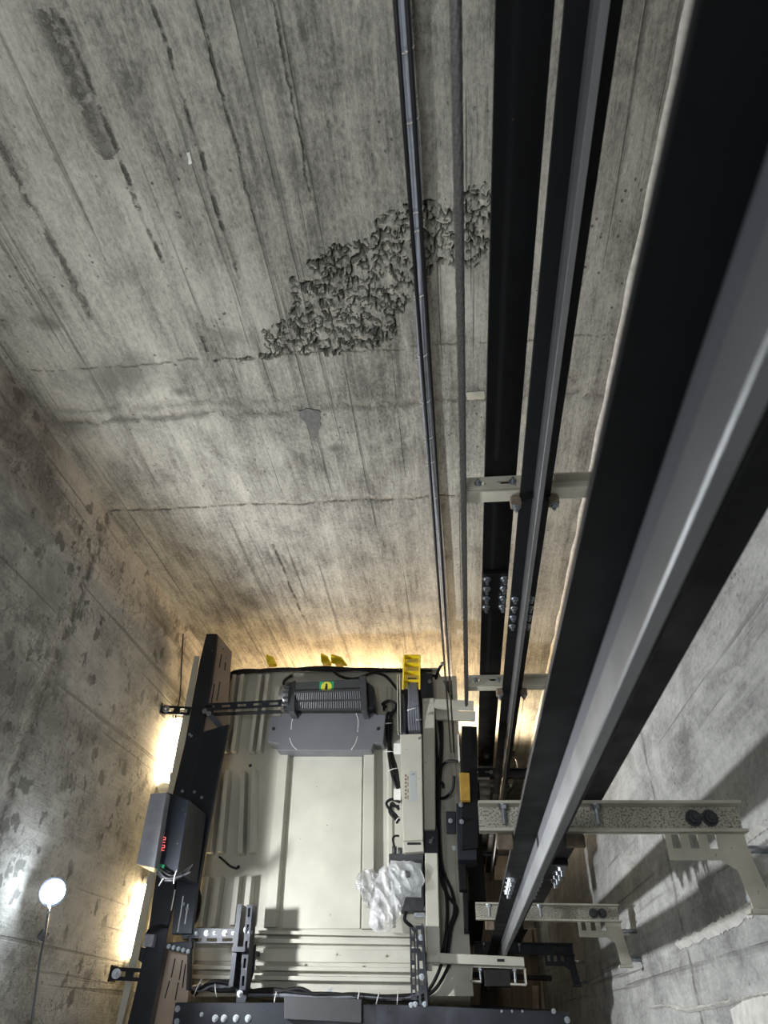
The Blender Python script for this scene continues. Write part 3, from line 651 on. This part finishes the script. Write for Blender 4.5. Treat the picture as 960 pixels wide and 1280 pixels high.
# black cable loom along the rear roof edge
def loom(name, lab, paths, r, mats, ties=(), cat='cable'):
    t = thing(name, lab, cat, pxp([paths[0][0]])[0])
    for i, p in enumerate(paths): MB().tube(smooth_path(pxp(p), 7), r, 7).build('cable', M[mats[i % len(mats)]], t)
    for x, y, z, a_, L in ties:
        c = at(x, y, Z=z); d = Vector((math.cos(a_), math.sin(a_), 0)) * L; MB().tube([c - d, c + Vector((0, 0, .012)), c + d], .0026, 5).build('cable_tie', M['white'], t)
    return t
z = ZR + .06
loom('cable_loom', 'black cable loom draped along the rear edge of the car roof', [
    [(283, 925, z), (285, 880, z), (287, 850, z), (296, 842, z), (330, 839, z), (380, 837, z), (420, 835, z), (470, 838, z), (520, 838, z)],
    [(280, 930, z), (282, 885, z), (285, 848, z), (300, 838, z), (345, 838, z), (400, 834, z), (440, 836, z), (500, 837, z), (540, 838, z)],
    [(277, 945, z), (281, 905, z), (283, 860, z), (293, 843, z), (350, 836, z), (415, 838, z), (460, 836, z), (515, 840, z), (545, 845, z)],
    [(413, 835, z), (425, 845, z + .02), (445, 848, z + .03), (470, 838, z)],
    [(460, 838, z), (480, 844, z), (492, 856, z), (500, 868, z), (505, 890, z)],
    [(365, 844, z), (355, 852, z), (357, 866, z)],
    [(545, 848, z), (548, 838, z + .1), (553, 829, z + .2)]], .0095, ['cable'], [(500, 836, z, 1.3, .02), (552, 831, z + .2, .3, .02)])
# coiled harness beside the fan and down the roof
z = ZR + .07
loom('cable_harness', 'coiled black wiring harness tied beside the cream enclosure', [
    [(483, 884, z), (478, 880, z + .03), (486, 876, z + .05), (494, 880, z + .04), (491, 890, z), (484, 893, z), (484, 915, z), (487, 940, z), (492, 960, z), (497, 985, z)],
    [(480, 888, z), (481, 879, z + .05), (490, 877, z + .03), (496, 884, z), (487, 900, z), (486, 925, z), (490, 950, z), (499, 980, z)],
    [(486, 890, z), (489, 905, z), (488, 930, z), (491, 945, z), (496, 962, z), (499, 985, z)],
    [(484, 900, z + .02), (486, 925, z + .02), (486, 945, z + .02), (490, 968, z + .01), (497, 987, z)],
    [(500, 1003, z), (490, 999, z), (483, 1004, z), (487, 1012, z), (494, 1018, z), (499, 1026, z)],
    [(499, 1008, z), (489, 1008, z), (487, 1015, z), (493, 1022, z), (499, 1023, z)],
    [(499, 1012, z), (490, 1004, z), (489, 1014, z), (497, 1029, z)]], .008, ['cable'], [(484, 905, z + .02, .2, .03), (487, 940, z + .02, 0, .03), (491, 962, z + .02, .3, .03), (497, 1024, z + .02, .8, .02)])
z = ZR + .04
loom('cable_harness', 'loose black cables hanging over the right edge of the roof', [
    [(545, 876, z), (548, 900, z), (551, 930, z), (548, 970, z), (546, 1010, z), (548, 1060, z - .02), (552, 1100, z), (560, 1120, z), (571, 1137, z), (564, 1160, z), (560, 1192, z)],
    [(548, 880, z), (552, 905, z), (552, 940, z), (549, 985, z), (549, 1040, z), (553, 1085, z), (565, 1115, z), (568, 1140, z), (560, 1165, z), (556, 1192, z)],
    [(543, 900, z), (546, 940, z), (547, 970, z), (546, 1040, z), (549, 1080, z), (558, 1120, z), (558, 1160, z), (553, 1192, z)],
    [(549, 970, z), (553, 957, z + .05), (562, 951, z + .08), (572, 952, z + .1)],
    [(549, 998, z), (558, 996, z + .04), (566, 986, z + .08), (568, 970, z + .1)],
    [(547, 975, z), (553, 979, z), (554, 985, z)],
    [(552, 1205, z), (545, 1222, z), (535, 1238, z), (520, 1245, z)],
    [(562, 1205, z), (552, 1225, z), (540, 1240, z), (522, 1250, z)]], .0085, ['cable'])

# cream side beam and arms with guide shoe bracket
ZT = ZR + .16
t = thing('car_frame_beam', 'cream steel beam along the right side of the car roof with two arms', 'beam', at(537, 1040, Z=ZR))
S([(528, 873), (543, 872), (544, 1037), (530, 1037)], ZT - .01, .145, 'rear_beam', 'cream', t, .004)
S([(531, 1066), (547, 1066), (550, 1190), (550, 1203), (533, 1203)], ZT, .155, 'front_beam', 'cream', t, .004)
S([(549, 1191), (655, 1196), (656, 1208), (549, 1204)], ZT, .045, 'front_arm', 'cream', t, .003)
S([(543, 873), (592, 876), (592, 886), (543, 884)], ZT, .04, 'rear_arm', 'cream', t, .003)
S([(544, 887), (594, 889), (594, 900), (545, 899)], ZT - .06, .03, 'rear_cross_plate', 'cream', t, .003)
q = at(626, 1200.5, Z=ZT); MB().box((q.x - .018, q.y - .006, ZT), (q.x + .018, q.y + .006, ZT + .001)).build('slot_hole', M['hole'], t)
for x, y in ((537, 1190), (543.5, 1190), (531, 876), (540, 876)): bolt(t, at(x, y, Z=ZT + .001), .011, mat='cream')
S([(531, 1203), (540, 1203), (540, 1213), (531, 1213)], ZT - .03, .04, 'end_tab', 'cream', t, .002)
# C-shaped guide shoe bracket round the nearest rail
t = thing('guide_shoe_bracket', 'cream C-shaped bracket with two zinc bolts under the front arm', 'bracket', at(622, 1215, Z=ZT - .1))
zg = ZT - .046; c = [at(x, y, Z=zg) for x, y in ((590, 1208), (656, 1210), (658, 1231), (638, 1230), (601, 1227), (589, 1226))]
mb = MB()
for a_, b_ in ((c[0], c[1]), (c[1], c[2]), (c[2], c[3]), (c[5], c[0]), (c[4], c[5])): mb.bar(a_ - Vector((0, 0, .05)), b_ - Vector((0, 0, .05)), .008, .10)
mb.build('c_plate', M['cream'], t)
for x in (600, 643):
    bolt(t, at(x, 1209.5, Z=zg - .02), .013, (0, -1, 0), .05)
    bolt(t, at(x, 1211, Z=zg - .02), .011, (0, -1, .1), .01)
MB().bar(at(605, 1223, Z=zg - .06), at(638, 1223, Z=zg - .06), .07, .10).build('shoe_block', M['hole'], t, bevel=.004)

# long cream enclosure on the roof
zl = ZR + .20
t = box_thing('control_enclosure', 'long cream enclosure with a pale sticker, right of the roof panel', 'enclosure', [(500, 918), (527, 917), (529, 1050), (504, 1051)], zl, .19, 'cream', bevel=.004)
S([(503, 1051), (529, 1050), (530, 1064), (505, 1066)], zl - .03, .15, 'end_cap', 'cream', t, .004)
S([(509, 1053), (526, 1053), (526, 1056), (509, 1056)], zl - .028, .001, 'vent_slot', 'hole', t)
S([(512, 964), (520, 964), (521, 1001), (513, 1002)], zl + .001, .0008, 'sticker', 'label', t)
for k in range(7): S([(506.2, 968 + k * 4.6), (508.2, 968 + k * 4.6), (508.3, 970.8 + k * 4.6), (506.3, 970.8 + k * 4.6)], zl + .001, .0008, 'printed_mark', 'text', t)
for k in range(4): S([(509.4, 970 + k * 8), (510.4, 970 + k * 8), (510.5, 975 + k * 8), (509.5, 975 + k * 8)], zl + .001, .0008, 'printed_mark', 'text', t)
bolt(t, at(524, 923, Z=zl), .006); bolt(t, at(516, 968, Z=zl + .001), .004)
for x, y in ((498, 936), (498, 993)): S([(492, y - 7), (501, y - 7), (501, y + 6), (492, y + 6)], zl - .08, .02, 'side_tab', 'white', t, .002)
t = box_thing('junction_box', 'small black box with a bolt where the cream beam is broken', 'box', [(529, 1036), (547, 1035), (548, 1066), (531, 1067)], ZT - .04, .11, 'bframe')
bolt(t, at(539, 1052, Z=ZT - .04), .012, (.3, .3, 1), .03)
t = box_thing('inspection_box', 'black socket box with grey lid, half covered by the plastic bag', 'box', [(486, 1067), (529, 1067), (530, 1139), (500, 1139), (486, 1110)], ZR + .12, .11, 'dgrey')
lid = S([(488, 1075), (527, 1079), (527, 1122), (489, 1120)], ZR + .128, .008, 'lid', 'label', t, .003)
S([(505, 1088), (512, 1088), (512, 1097), (505, 1097)], ZR + .134, .006, 'button', 'hole', lid)
for x, y in ((493, 1058), (500, 1060)): MB().tube([at(x, y + 12, Z=ZR + .10), at(x, y, Z=ZR + .12)], .013, 10).build('cable_gland', M['dgrey'], t)
MB().tube(smooth_path(pxp([(493, 1058, ZR + .12), (491, 1049, ZR + .12), (494, 1045, ZR + .12), (499, 1045, ZR + .12)]), 6), .006, 7).build('cable', M['cable'], t)
MB().tube(smooth_path(pxp([(508, 1139, ZR + .1), (506, 1150, ZR + .1), (514, 1158, ZR + .1), (520, 1165, ZR + .08)]), 6), .009, 7).build('cable', M['cable'], t)
for y in (1136, 1144): MB().bar(at(518, y, Z=ZR + .1), at(531, y, Z=ZR + .1), .02, .02).build('spacer', M['zinc'], t)

# crumpled clear plastic bag
mt, nt, p = new_mat('clear_plastic_film')
p.inputs['Base Color'].default_value = (.86, .88, .90, 1); p.inputs['Roughness'].default_value = .22; p.inputs['Alpha'].default_value = .50
p.inputs['Specular IOR Level'].default_value = .9
tr = N(nt, 'ShaderNodeTexNoise', i_Scale=14.0, i_Detail=5.0); tc = N(nt, 'ShaderNodeTexCoord'); nt.links.new(tc.outputs['Object'], tr.inputs['Vector'])
rp = ramp(nt, tr.outputs[0], [(.35, g(.20)), (.65, g(.52))]); nt.links.new(rp.outputs[0], p.inputs['Alpha'])
M['film'] = mt
t = thing('plastic_bag', 'crumpled clear plastic bag lying over the black socket box', 'plastic bag', at(490, 1120, Z=ZR + .14))
def crumple(outline, z, hgt, sd):
    P = [at(x, y, Z=z) for x, y in outline]; c = sum(P, Vector()) / len(P); K = 140; rings = 26
    per = []
    seg = smooth_path(P + [P[0]], 12)[:-1]
    for k in range(K): per.append(seg[int(k * len(seg) / K)])
    vs = []; fs = []
    for side in (1, -1):
        base = len(vs)
        for r in range(rings + 1):
            f_ = 1 - r / rings
            for k in range(K):
                q = c.lerp(per[k], f_); h_ = hgt * (1 - f_ ** 2.4) ** .6 if side == 1 else -.0 * hgt
                ua = q.x * .85 + q.y * .5; ub = q.y * .85 - q.x * .5; s1 = 1 - abs(noise.noise(Vector((ua * 20, ub * 7, sd)))) * 2.4; s2 = 1 - abs(noise.noise(Vector((ua * 34, ub * 17, sd + 3)))) * 2.4
                dz = (.034 * s1 + .016 * s2) * min(1, (1 - f_) * 5 + .15) if side == 1 else .01 * s1
                q2 = q + Vector((.012 * noise.noise(q * 30), .012 * noise.noise(q * 31 + Vector((3, 3, 3))), 0)) * (1 if side == 1 else .3)
                vs.append(Vector((q2.x, q2.y, z + h_ + dz - (.03 if side < 0 else 0))))
        for r in range(rings):
            for k in range(K): fs.append((base + r * K + k, base + r * K + (k + 1) % K, base + (r + 1) * K + (k + 1) % K, base + (r + 1) * K + k))
        if side == 1: o1 = base
    for k in range(K): fs.append((k, (k + 1) % K, (rings + 1) * K + (k + 1) % K, (rings + 1) * K + k))
    me = bpy.data.meshes.new('film'); me.from_pydata([v - t.location for v in vs], [], fs); me.update(); me.materials.append(M['film'])
    for pl in me.polygons: pl.use_smooth = True
    return me
link('film', crumple([(497, 1077), (512, 1076), (525, 1085), (530, 1100), (524, 1111), (507, 1121), (501, 1140), (492, 1158), (480, 1166), (466, 1162), (461, 1148), (466, 1120), (470, 1095), (482, 1082)], ZR + .15, .05, 1.0), t)
link('loose_flap', crumple([(468, 1088), (474, 1096), (468, 1115), (462, 1135), (454, 1125), (445, 1105), (449, 1090), (458, 1086)], ZR + .09, .015, 5.0), t)

# ------------------------------------------------------------------ slotted black brackets at the front
t = thing('slotted_bracket', 'upright pair of black slotted angles standing left of the cross ribs', 'bracket', at(305, 1200, Z=ZR))
zs_ = ZR + .22
mb = MB(); mb.bar(at(303, 1132, Z=zs_), at(292, 1234, Z=zs_), .022, .10); mb.build('side_angle', M['bframe'], t)
mb = MB(); slotbar(mb, at(315, 1132, Z=zs_ + .01), at(306, 1238, Z=zs_ + .01), .030, 5, .09, .55, .4); mb.build('slotted_angle', M['bframe'], t)
MB().slab([(296, 1226), (305, 1192), (320, 1180), (318, 1212), (306, 1254), (295, 1254)], zs_ - .06, .008).build('gusset', M['bframe'], t)
for x, y in ((308, 1162), (312, 1166), (300, 1242)): bolt(t, at(x, y, Z=zs_ + .03), .011, (0, 0, 1), .01)
MB().bar(at(300, 1190, Z=zs_ - .05), at(316, 1190, Z=zs_ - .05), .02, .3).build('post', M['bframe'], t)
t = thing('slotted_bracket', 'horizontal black slotted angle with bolts, left of the upright pair', 'bracket', at(265, 1170, Z=ZR))
mb = MB(); slotbar(mb, at(236, 1175, Z=zs_), at(294, 1174.5, Z=zs_), .030, 3, .005, .66, .5); mb.build('slotted_flange', M['bframe'], t)
MB().slab([(235, 1160), (296, 1161), (296, 1172), (235, 1170)], zs_ + .004, .006).build('bolted_flange', M['bframe'], t)
for x in (245, 258, 268, 281, 291): bolt(t, at(x, 1166.5, Z=zs_ + .004), .010 if x in (258, 281) else .006, (0, 0, 1), .006)
MB().bar(at(238, 1178, Z=zs_ - .03), at(236, 1238, Z=zs_ - .03), .010, .05).build('side_post', M['bframe'], t)
MB().bar(at(240, 1170, Z=zs_ - .11), at(240, 1176, Z=zs_ - .11), .03, .21).build('leg', M['bframe'], t)
t = thing('slotted_bracket', 'pair of black slotted angles right of the cross ribs, by the cream beam', 'bracket', at(522, 1200, Z=ZR))
zs2 = ZR + .17
mb = MB(); slotbar(mb, at(515.5, 1159, Z=zs2), at(517.5, 1250, Z=zs2), .028, 6, .006, .62, .45); mb.build('slotted_angle', M['bframe'], t)
mb = MB(); slotbar(mb, at(524, 1157, Z=zs2 + .02), at(529, 1258, Z=zs2 + .02), .038, 5, .006, .5, .42); mb.build('slotted_angle', M['bframe'], t)
MB().bar(at(529, 1157, Z=zs2), at(535, 1258, Z=zs2), .006, .16).build('web', M['bframe'], t)
MB().bar(at(520, 1190, Z=zs2 - .08), at(526, 1190, Z=zs2 - .08), .02, .16).build('post', M['bframe'], t)
for x, y in ((526, 1172), (527, 1221), (519, 1256), (514, 1257), (531, 1256)): bolt(t, at(x, y, Z=zs2 + .024), .010, (0, 0, 1), .008)

# ------------------------------------------------------------------ black front beam of the car
zf2 = ZR + .20
t = thing('front_crossbeam', 'black steel crossbeam with zinc bolts along the bottom of the picture', 'beam', at(450, 1270, Z=ZR + .05))
S([(219, 1253), (300, 1253), (360, 1253), (520, 1256), (712, 1265), (714, 1300), (212, 1300)], zf2, .19, 'beam_top', 'bframe', t, .003)
S([(355, 1245), (452, 1249), (452, 1279), (355, 1274)], zf2 + .05, .049, 'cover_box', 'dgrey', t, .003)
for x, y, r in ((222, 1261, .010), (221, 1277, .010), (252, 1268, .007), (269, 1273, .0115), (280, 1273, .0115), (295, 1273, .0115), (310, 1273, .0115), (692, 1264, .008), (709, 1275, .010), (627, 1264, .004), (640, 1264, .004), (653, 1264, .004)):
    bolt(t, at(x, y, Z=zf2 + .001), r, (0, 0, 1), .010 if r > .012 else .004)
z = ZR + .12
loom('cable_loom', 'black cables with white ties lying along the front crossbeam', [
    [(300, 1238, z), (345, 1240, z), (375, 1236, z), (400, 1246, z), (440, 1243, z), (480, 1246, z), (520, 1244, z)],
    [(298, 1244, z), (350, 1244, z), (400, 1247, z), (450, 1246, z), (500, 1249, z), (530, 1240, z)],
    [(300, 1241, z), (340, 1237, z), (380, 1242, z), (420, 1243, z), (470, 1249, z), (520, 1249, z)],
    [(238, 1236, z), (255, 1231, z + .03), (275, 1234, z + .02), (295, 1228, z)],
    [(240, 1240, z), (258, 1236, z + .02), (270, 1238, z + .04), (294, 1238, z)],
    [(236, 1232, z), (250, 1238, z + .02), (268, 1231, z + .03), (290, 1234, z)],
    [(243, 1243, z), (262, 1228, z + .05), (285, 1229, z + .03), (297, 1240, z)]], .010, ['cable', 'gcable', 'cable', 'gcable', 'cable', 'gcable', 'cable'],
    [(448, 1247, z + .02, 1.4, .03), (472, 1249, z + .02, 1.3, .03), (497, 1248, z + .02, 1.5, .03), (344, 1249, z + .02, 1.5, .03), (247, 1235, z + .04, 1.2, .04), (270, 1238, z + .05, 1.9, .03)])

# ------------------------------------------------------------------ door operator along the left
zo = ZR + .22
t = thing('door_operator', 'long black steel door operator beam down the left side of the car', 'beam', at(240, 1000, Z=ZR))
plate_px = [(271, 792), (290, 815), (287, 850), (284, 900), (270, 985), (258, 1050), (247, 1110), (240, 1168), (214, 1168), (222, 1080), (240, 990), (258, 880)]
S(plate_px, zo - .02, .006, 'slotted_plate', 'plate', t)
S([(206, 1186), (242, 1192), (228, 1300), (180, 1300), (196, 1230)], zo - .05, .006, 'lower_plate', 'plate', t)
lip = [(258, 792), (271, 792), (264, 850), (254, 905), (240, 985), (223, 1080), (207, 1180), (185, 1290), (157, 1290), (183, 1180), (194, 1100), (214, 1000), (231, 929), (250, 824)]
S(lip, zo + .01, .10, 'main_rail', 'bframe', t, .003)
S([(286, 905), (270, 985), (258, 1050), (247, 1110), (240, 1168), (214, 1168), (223, 1080), (238, 985), (252, 915)], zo + .012, .028, 'motor_cover_plate', 'bframe', t, .004)
S([(243, 820), (250, 820), (232, 925), (216, 988), (193, 1098), (170, 1208), (150, 1290), (143, 1290), (184, 1100), (210, 988)], zo - .06, .04, 'header_strip', 'cream', t)
for pts_ in ([(277, 818), (274, 835)], [(282, 828), (281, 838)], [(268, 855), (264, 880)], [(275, 852), (271, 876)]):
    MB().bar(at(*pts_[0], Z=zo - .0195), at(*pts_[1], Z=zo - .0195), .007, .002).build('slot', M['hole'], t)
for pts_ in ([(219, 1198), (214, 1222)], [(228, 1200), (224, 1225)], [(212, 1226), (206, 1248)], [(223, 1228), (219, 1250)], [(232, 1205), (228, 1235)]):
    MB().bar(at(*pts_[0], Z=zo - .0495), at(*pts_[1], Z=zo - .0495), .006, .002).build('slot', M['hole'], t)
for pts_ in ([(219, 1112), (214, 1138)], [(229, 1120), (225, 1148)], [(235, 1130), (231, 1155)], [(226, 1140), (222, 1165)]):
    MB().bar(at(*pts_[0], Z=zo + .0125), at(*pts_[1], Z=zo + .0125), .006, .002).build('slot', M['white'], t)
for x, y in ((279, 811), (283, 822), (276, 808), (237, 918), (243, 990), (228, 989), (224, 1005), (252, 997), (253, 1040), (235, 1054), (231, 1081), (229, 1130), (234, 1136), (239, 920)):
    bolt(t, at(x, y, Z=(zo + .012) if y > 905 else zo - .02), .0065, (0, 0, 1), .008)
S([(197, 1180), (240, 1176), (240, 1184), (234, 1192), (204, 1186)], zo + .02, .03, 'end_bracket', 'bframe', t, .002)
for k in range(5): bolt(t, at(211 + k * 6, 1183 + k * 1.6, Z=zo + .022), .008)
for (px0, px1, lab) in (((204, 887), (238, 889), 'upper'), ((141, 1217), (182, 1219), 'lower')):
    A, B = at(*px0, Z=zo - .03), at(*px1, Z=zo - .03)
    mb = MB(); slotbar(mb, A, B, .055, 2, .006, .55, .4); mb.box((A.x - .006, A.y - .035, A.z - .05), (A.x, A.y + .035, A.z + .03)); mb.build('wall_arm', M['bframe'], t)
    bolt(t, A.lerp(B, .12) + Vector((0, 0, .004)), .017, (0.2, 0, 1), .02)
# door motor controller
t = thing('door_controller', 'grey controller box with red digits, on the left beam', 'control box', at(190, 1040, Z=zo))
S([(188, 992), (208, 990), (193, 1085), (170, 1080)], zo + .40, .30, 'case', 'cboxm', t, .003)
S([(208, 990), (236, 1000), (222, 1092), (193, 1088)], zo + .34, .30, 'front_panel', 'bframe', t, .003)
zq = zo + .342
def seg7(c, h, digit, parent):
    segs = {'8': 'abcdefg', '2': 'abged'}[digit]; w_ = h * .6; L = {'a': ((0, h), (w_, h)), 'b': ((w_, h), (w_, h / 2)), 'c': ((w_, h / 2), (w_, 0)), 'd': ((0, 0), (w_, 0)), 'e': ((0, 0), (0, h / 2)), 'f': ((0, h / 2), (0, h)), 'g': ((0, h / 2), (w_, h / 2))}
    mb = MB()
    for s_ in segs: a_, b_ = L[s_]; mb.bar(c + Vector((a_[1] * -.15 + a_[0], a_[1], 0)), c + Vector((b_[1] * -.15 + b_[0], b_[1], 0)), .0026, .002)
    mb.build('display_digit', M['red'], parent)
seg7(at(203, 1053, Z=zq + .003), .024, '2', t); seg7(at(202, 1063, Z=zq + .003), .024, '2', t)
S([(195, 1078), (206, 1081), (204, 1090), (193, 1087)], zo + .350, .03, 'green_connector', 'green', t, .002)
loom('controller_wiring', 'tied grey wires leaving the green connector of the controller', [
    [(200, 1085, zo + .37), (212, 1094, zo + .38), (226, 1092, zo + .36), (240, 1082, zo + .34)],
    [(198, 1088, zo + .37), (208, 1098, zo + .38), (224, 1096, zo + .36), (238, 1090, zo + .34)],
    [(202, 1090, zo + .36), (215, 1099, zo + .37), (230, 1094, zo + .35), (242, 1080, zo + .34)],
    [(196, 1090, zo + .35), (206, 1100, zo + .35), (220, 1100, zo + .35)]], .006, ['cable', 'dgrey'], [(219, 1096, zo + .39, 1.5, .03), (204, 1100, zo + .36, 1.0, .03)])
MB().bar(at(215, 1000, Z=zo + .05), at(203, 1080, Z=zo + .05), .03, .08).build('mounting_foot', M['bframe'], bpy.data.objects['door_controller'])
t = box_thing('limit_switch', 'small grey switch box with four screws on the left beam', 'switch', [(181, 1167), (193, 1168), (190, 1184), (178, 1183)], zo + .05, .04, 'cboxm')
for x, y in ((182, 1171), (190, 1171), (180, 1181), (188, 1182)): bolt(t, at(x, y, Z=zo + .05), .005)
MB().tube(smooth_path(pxp([(184, 1167, zo + .04), (189, 1160, zo + .06), (200, 1157, zo + .05), (210, 1158, zo + .03)]), 6), .007, 7).build('cable', M['cable'], t)
MB().slab([(176, 1184), (182, 1185), (178, 1204), (173, 1200)], zo + .02, .05).build('bracket_tail', M['bframe'], t)
loom('cable_loom', 'black wires curling at the left end of the slotted angle', [
    [(246, 1100, ZR + .1), (247, 1125, ZR + .12), (244, 1145, ZR + .1), (238, 1158, ZR + .15)], [(242, 1098, ZR + .1), (250, 1120, ZR + .12), (247, 1145, ZR + .1), (240, 1158, ZR + .15)]], .008, ['cable'])
loom('spare_wire', 'loose silver foil and black wire end lying on the roof between ribs', [
    [(274, 1071, ZR + .02), (280, 1076, ZR + .03), (288, 1083, ZR + .02), (297, 1086, ZR + .012)]], .006, ['cable'])
# thin wire hanging near the left wall
MBw = MB().tube(smooth_path([at(229, 792, X=-1.80), at(227, 830, X=-1.80), at(225, 870, X=-1.79), at(219, 900, X=-1.79), at(214, 960, X=-1.79), at(211, 990, X=-1.79)], 8), .004, 6)
tag(MBw.build('hanging_wire', M['cable'], loc=at(211, 990, X=-1.79)), 'thin black wire hanging down the left corner before the added glow tube', 'wire')

# added glowing tubes beside the car, standing in for the lamplit left wall
def wall_glow_tube(lab, y0, y1, x, z, r=.03):
    t = thing('wall_glow_tube', lab, 'lamp', (x, (y0 + y1) / 2, z), 'added warm glow tubes between car and left wall')
    MB().tube([(x, y0, z), (x, y1, z)], r, 16).build('glow_body', M['tube'], t)
    for y in (y0, y1): MB().tube([(x, y - .02, z), (x, y + .02, z)], r * 1.1, 12).build('end_cap', M['white'], t)
p0, p1, p2, p3 = [at(*q, X=-1.825) for q in ((222, 893), (209, 987), (184, 1100), (170, 1204))]
wall_glow_tube('upper added glow tube, standing in for the lamplit strip of left wall', p1.y, p0.y, -1.825, (p0.z + p1.z) / 2, .036)
wall_glow_tube('lower added glow tube for the lamplit left wall, below the controller box', p3.y, p2.y, -1.825, (p2.z + p3.z) / 2, .036)
print('TUBES', p0, p1, p2, p3)

# ------------------------------------------------------------------ work lamp on the left wall
t = thing('work_lamp', 'small round glaring work lamp on a rod before the left wall', 'lamp', LAMP)
aim = (-LAMP * 1.0).normalized(); aim = (aim + Vector((.35, .1, 0))).normalized()
MB().tube([LAMP - aim * .045, LAMP - aim * .03, LAMP - aim * .008], [.025, .050, .056], 24).build('housing', M['bframe'], t)
sp = bpy.data.meshes.new('lamp_glass'); bm = bmesh.new(); bmesh.ops.create_uvsphere(bm, u_segments=24, v_segments=12, radius=.046); bm.to_mesh(sp); bm.free(); sp.materials.append(M['bulb'])
for pl in sp.polygons: pl.use_smooth = True
link('lamp_glass', sp, t)
wp = [LAMP - aim * .04 + Vector((0, -.03, -.01))] + [at(60, 1140, X=-1.66), at(56, 1170, X=-1.76), at(50, 1200, X=-1.84), at(44, 1245, X=-1.85), at(36, 1300, X=-1.85)]
MB().tube(smooth_path(wp[:3], 6), .006, 8).build('rod', M['zinc'], t)
t2 = thing('lamp_cord', 'thin grey cord running from the work lamp clamp down the left wall', 'cord', wp[3])
MB().tube(smooth_path(wp[2:], 8), .005, 8).build('cord', M['gcable'], t2)
MB().bar(at(50, 1167, X=-1.80), at(58, 1171, X=-1.78), .035, .03).build('clamp', M['dgrey'], t2, bevel=.004)
MB().bar(at(52, 1168, X=-1.868), at(54, 1169, X=-1.79), .02, .02).build('clamp_stem', M['dgrey'], t2)

# ------------------------------------------------------------------ counterweight side: dark gear between car and far rails
t = thing('rope_anchor', 'black rope anchor plates with an ochre block beside the far rails', 'counterweight', at(585, 1000, Z=-4.2))
S([(577, 907), (596, 908), (598, 1060), (577, 1062)], -3.75, .25, 'back_plate', 'black', t, .004)
S([(574, 965), (587, 966), (588, 1000), (576, 1000)], -3.70, .05, 'ochre_block', 'gold', t, .003)
S([(570, 1004), (596, 1004), (596, 1075), (572, 1075)], -3.78, .20, 'lower_plate', 'bframe', t, .004)
S([(557, 1014), (570, 1014), (570, 1040), (558, 1040)], -3.80, .06, 'side_lug', 'bframe', t, .004)
S([(572, 1076), (582, 1076), (584, 1112), (574, 1112)], -3.9, .10, 'lower_arm', 'black', t, .004)
S([(578, 1113), (585, 1113), (586, 1166), (580, 1166)], -4.05, .08, 'lower_rod', 'black', t, .004)
S([(571.5, 918), (573.5, 918), (575, 951), (573, 951)], -3.70, .02, 'bright_edge', 'white', t)
for x, y in ((576, 1006), (577, 1027), (563, 1026), (568, 1060)): bolt(t, at(x, y, Z=-3.745 if x > 572 else -3.74), .009, (0, 0, 1), .01)
t = thing('counterweight', 'black counterweight frame standing between the car and the far rails', 'counterweight', (.13, 1.0, PIT))
MB().box((.035, .62, -7.2), (.105, 1.28, -5.2)).build('weight_stack', M['black'], t, bevel=.01)
for yy in (.64, 1.26): MB().box((.02, yy - .03, -7.3), (.12, yy + .03, -4.6)).build('upright', M['black'], t)
MB().box((.02, .66, -4.72), (.12, 1.24, -4.62)).build('top_bar', M['black'], t)
MB().box((.04, .8, PIT + .001), (.10, 1.1, -7.3)).build('buffer_post', M['black'], t)
t = thing('sensor_switch', 'small black switch with wire against the back wall, right of far rails', 'switch', at(637, 942, Y=1.75))
q = at(640, 943, Y=1.75)
MB().box((q.x - .05, q.y - .02, q.z - .02), (q.x + .025, q.y + .02, q.z + .03)).build('body', M['black'], t, bevel=.004)
MB().tube(smooth_path([at(645, 948, Y=1.75), at(647, 960, Y=1.78), at(645, 975, Y=1.8), at(642, 985, Y=1.8), at(634, 992, Y=1.8)], 6), .006, 6).build('wire', M['cable'], t)
MB().bar(at(642, 966, Y=1.78), at(652, 966, Y=1.78), .02, .02).build('wire_clip', M['black'], t)

# ------------------------------------------------------------------ pit
def member(name, lab, cat, p, z, th, mat, grp=None):
    c = sum((at(x, y, Z=z) for x, y in p), Vector()) / len(p); c.z = z - th
    tag(MB().slab(p, z, th).build(name, M[mat], loc=c, bevel=.004), lab, cat, grp)
for p, z, lab in (([(653, 1160), (664, 1160), (667, 1182), (655, 1182)], -8.30, 'pale timber plank in the pit, seen under the second near bracket'),
                  ([(666, 1160), (675, 1160), (679, 1182), (669, 1182)], -8.30, 'narrow pale plank in the pit beside the plank under the bracket'),
                  ([(665, 1232), (673, 1232), (674, 1262), (666, 1262)], -8.2, 'short pale plank in the pit, right of the C-shaped bracket'),
                  ([(676, 1224), (691, 1224), (692, 1262), (677, 1262)], -8.2, 'broad pale plank in the pit, rightmost below the arm'),
                  ([(618, 1058), (636, 1058), (634, 1100), (618, 1100)], -8.1, 'reddish plank in the pit, seen between far rails and near rail'),
                  ([(590, 1048), (596, 1048), (597, 1100), (590, 1100)], -8.1, 'narrow reddish plank in the pit, left of the far rail feet')):
    member('timber_plank', lab, 'plank', p, z, .05, 'wood', 'timber planks in the pit')
for p, z, lab in (([(588, 1062), (640, 1062), (640, 1068), (588, 1068)], -7.4, 'dark steel cross member low between the rails'),
                  ([(560, 1213), (690, 1219), (690, 1226), (560, 1220)], -7.0, 'dark steel cross member in the pit beyond the front arm'),
                  ([(560, 1254), (692, 1262), (692, 1268), (560, 1260)], -6.9, 'dark steel cross member in the pit just above the front crossbeam')):
    member('pit_beam', lab, 'beam', p, z, .08, 'bframe', 'steel members in the pit')
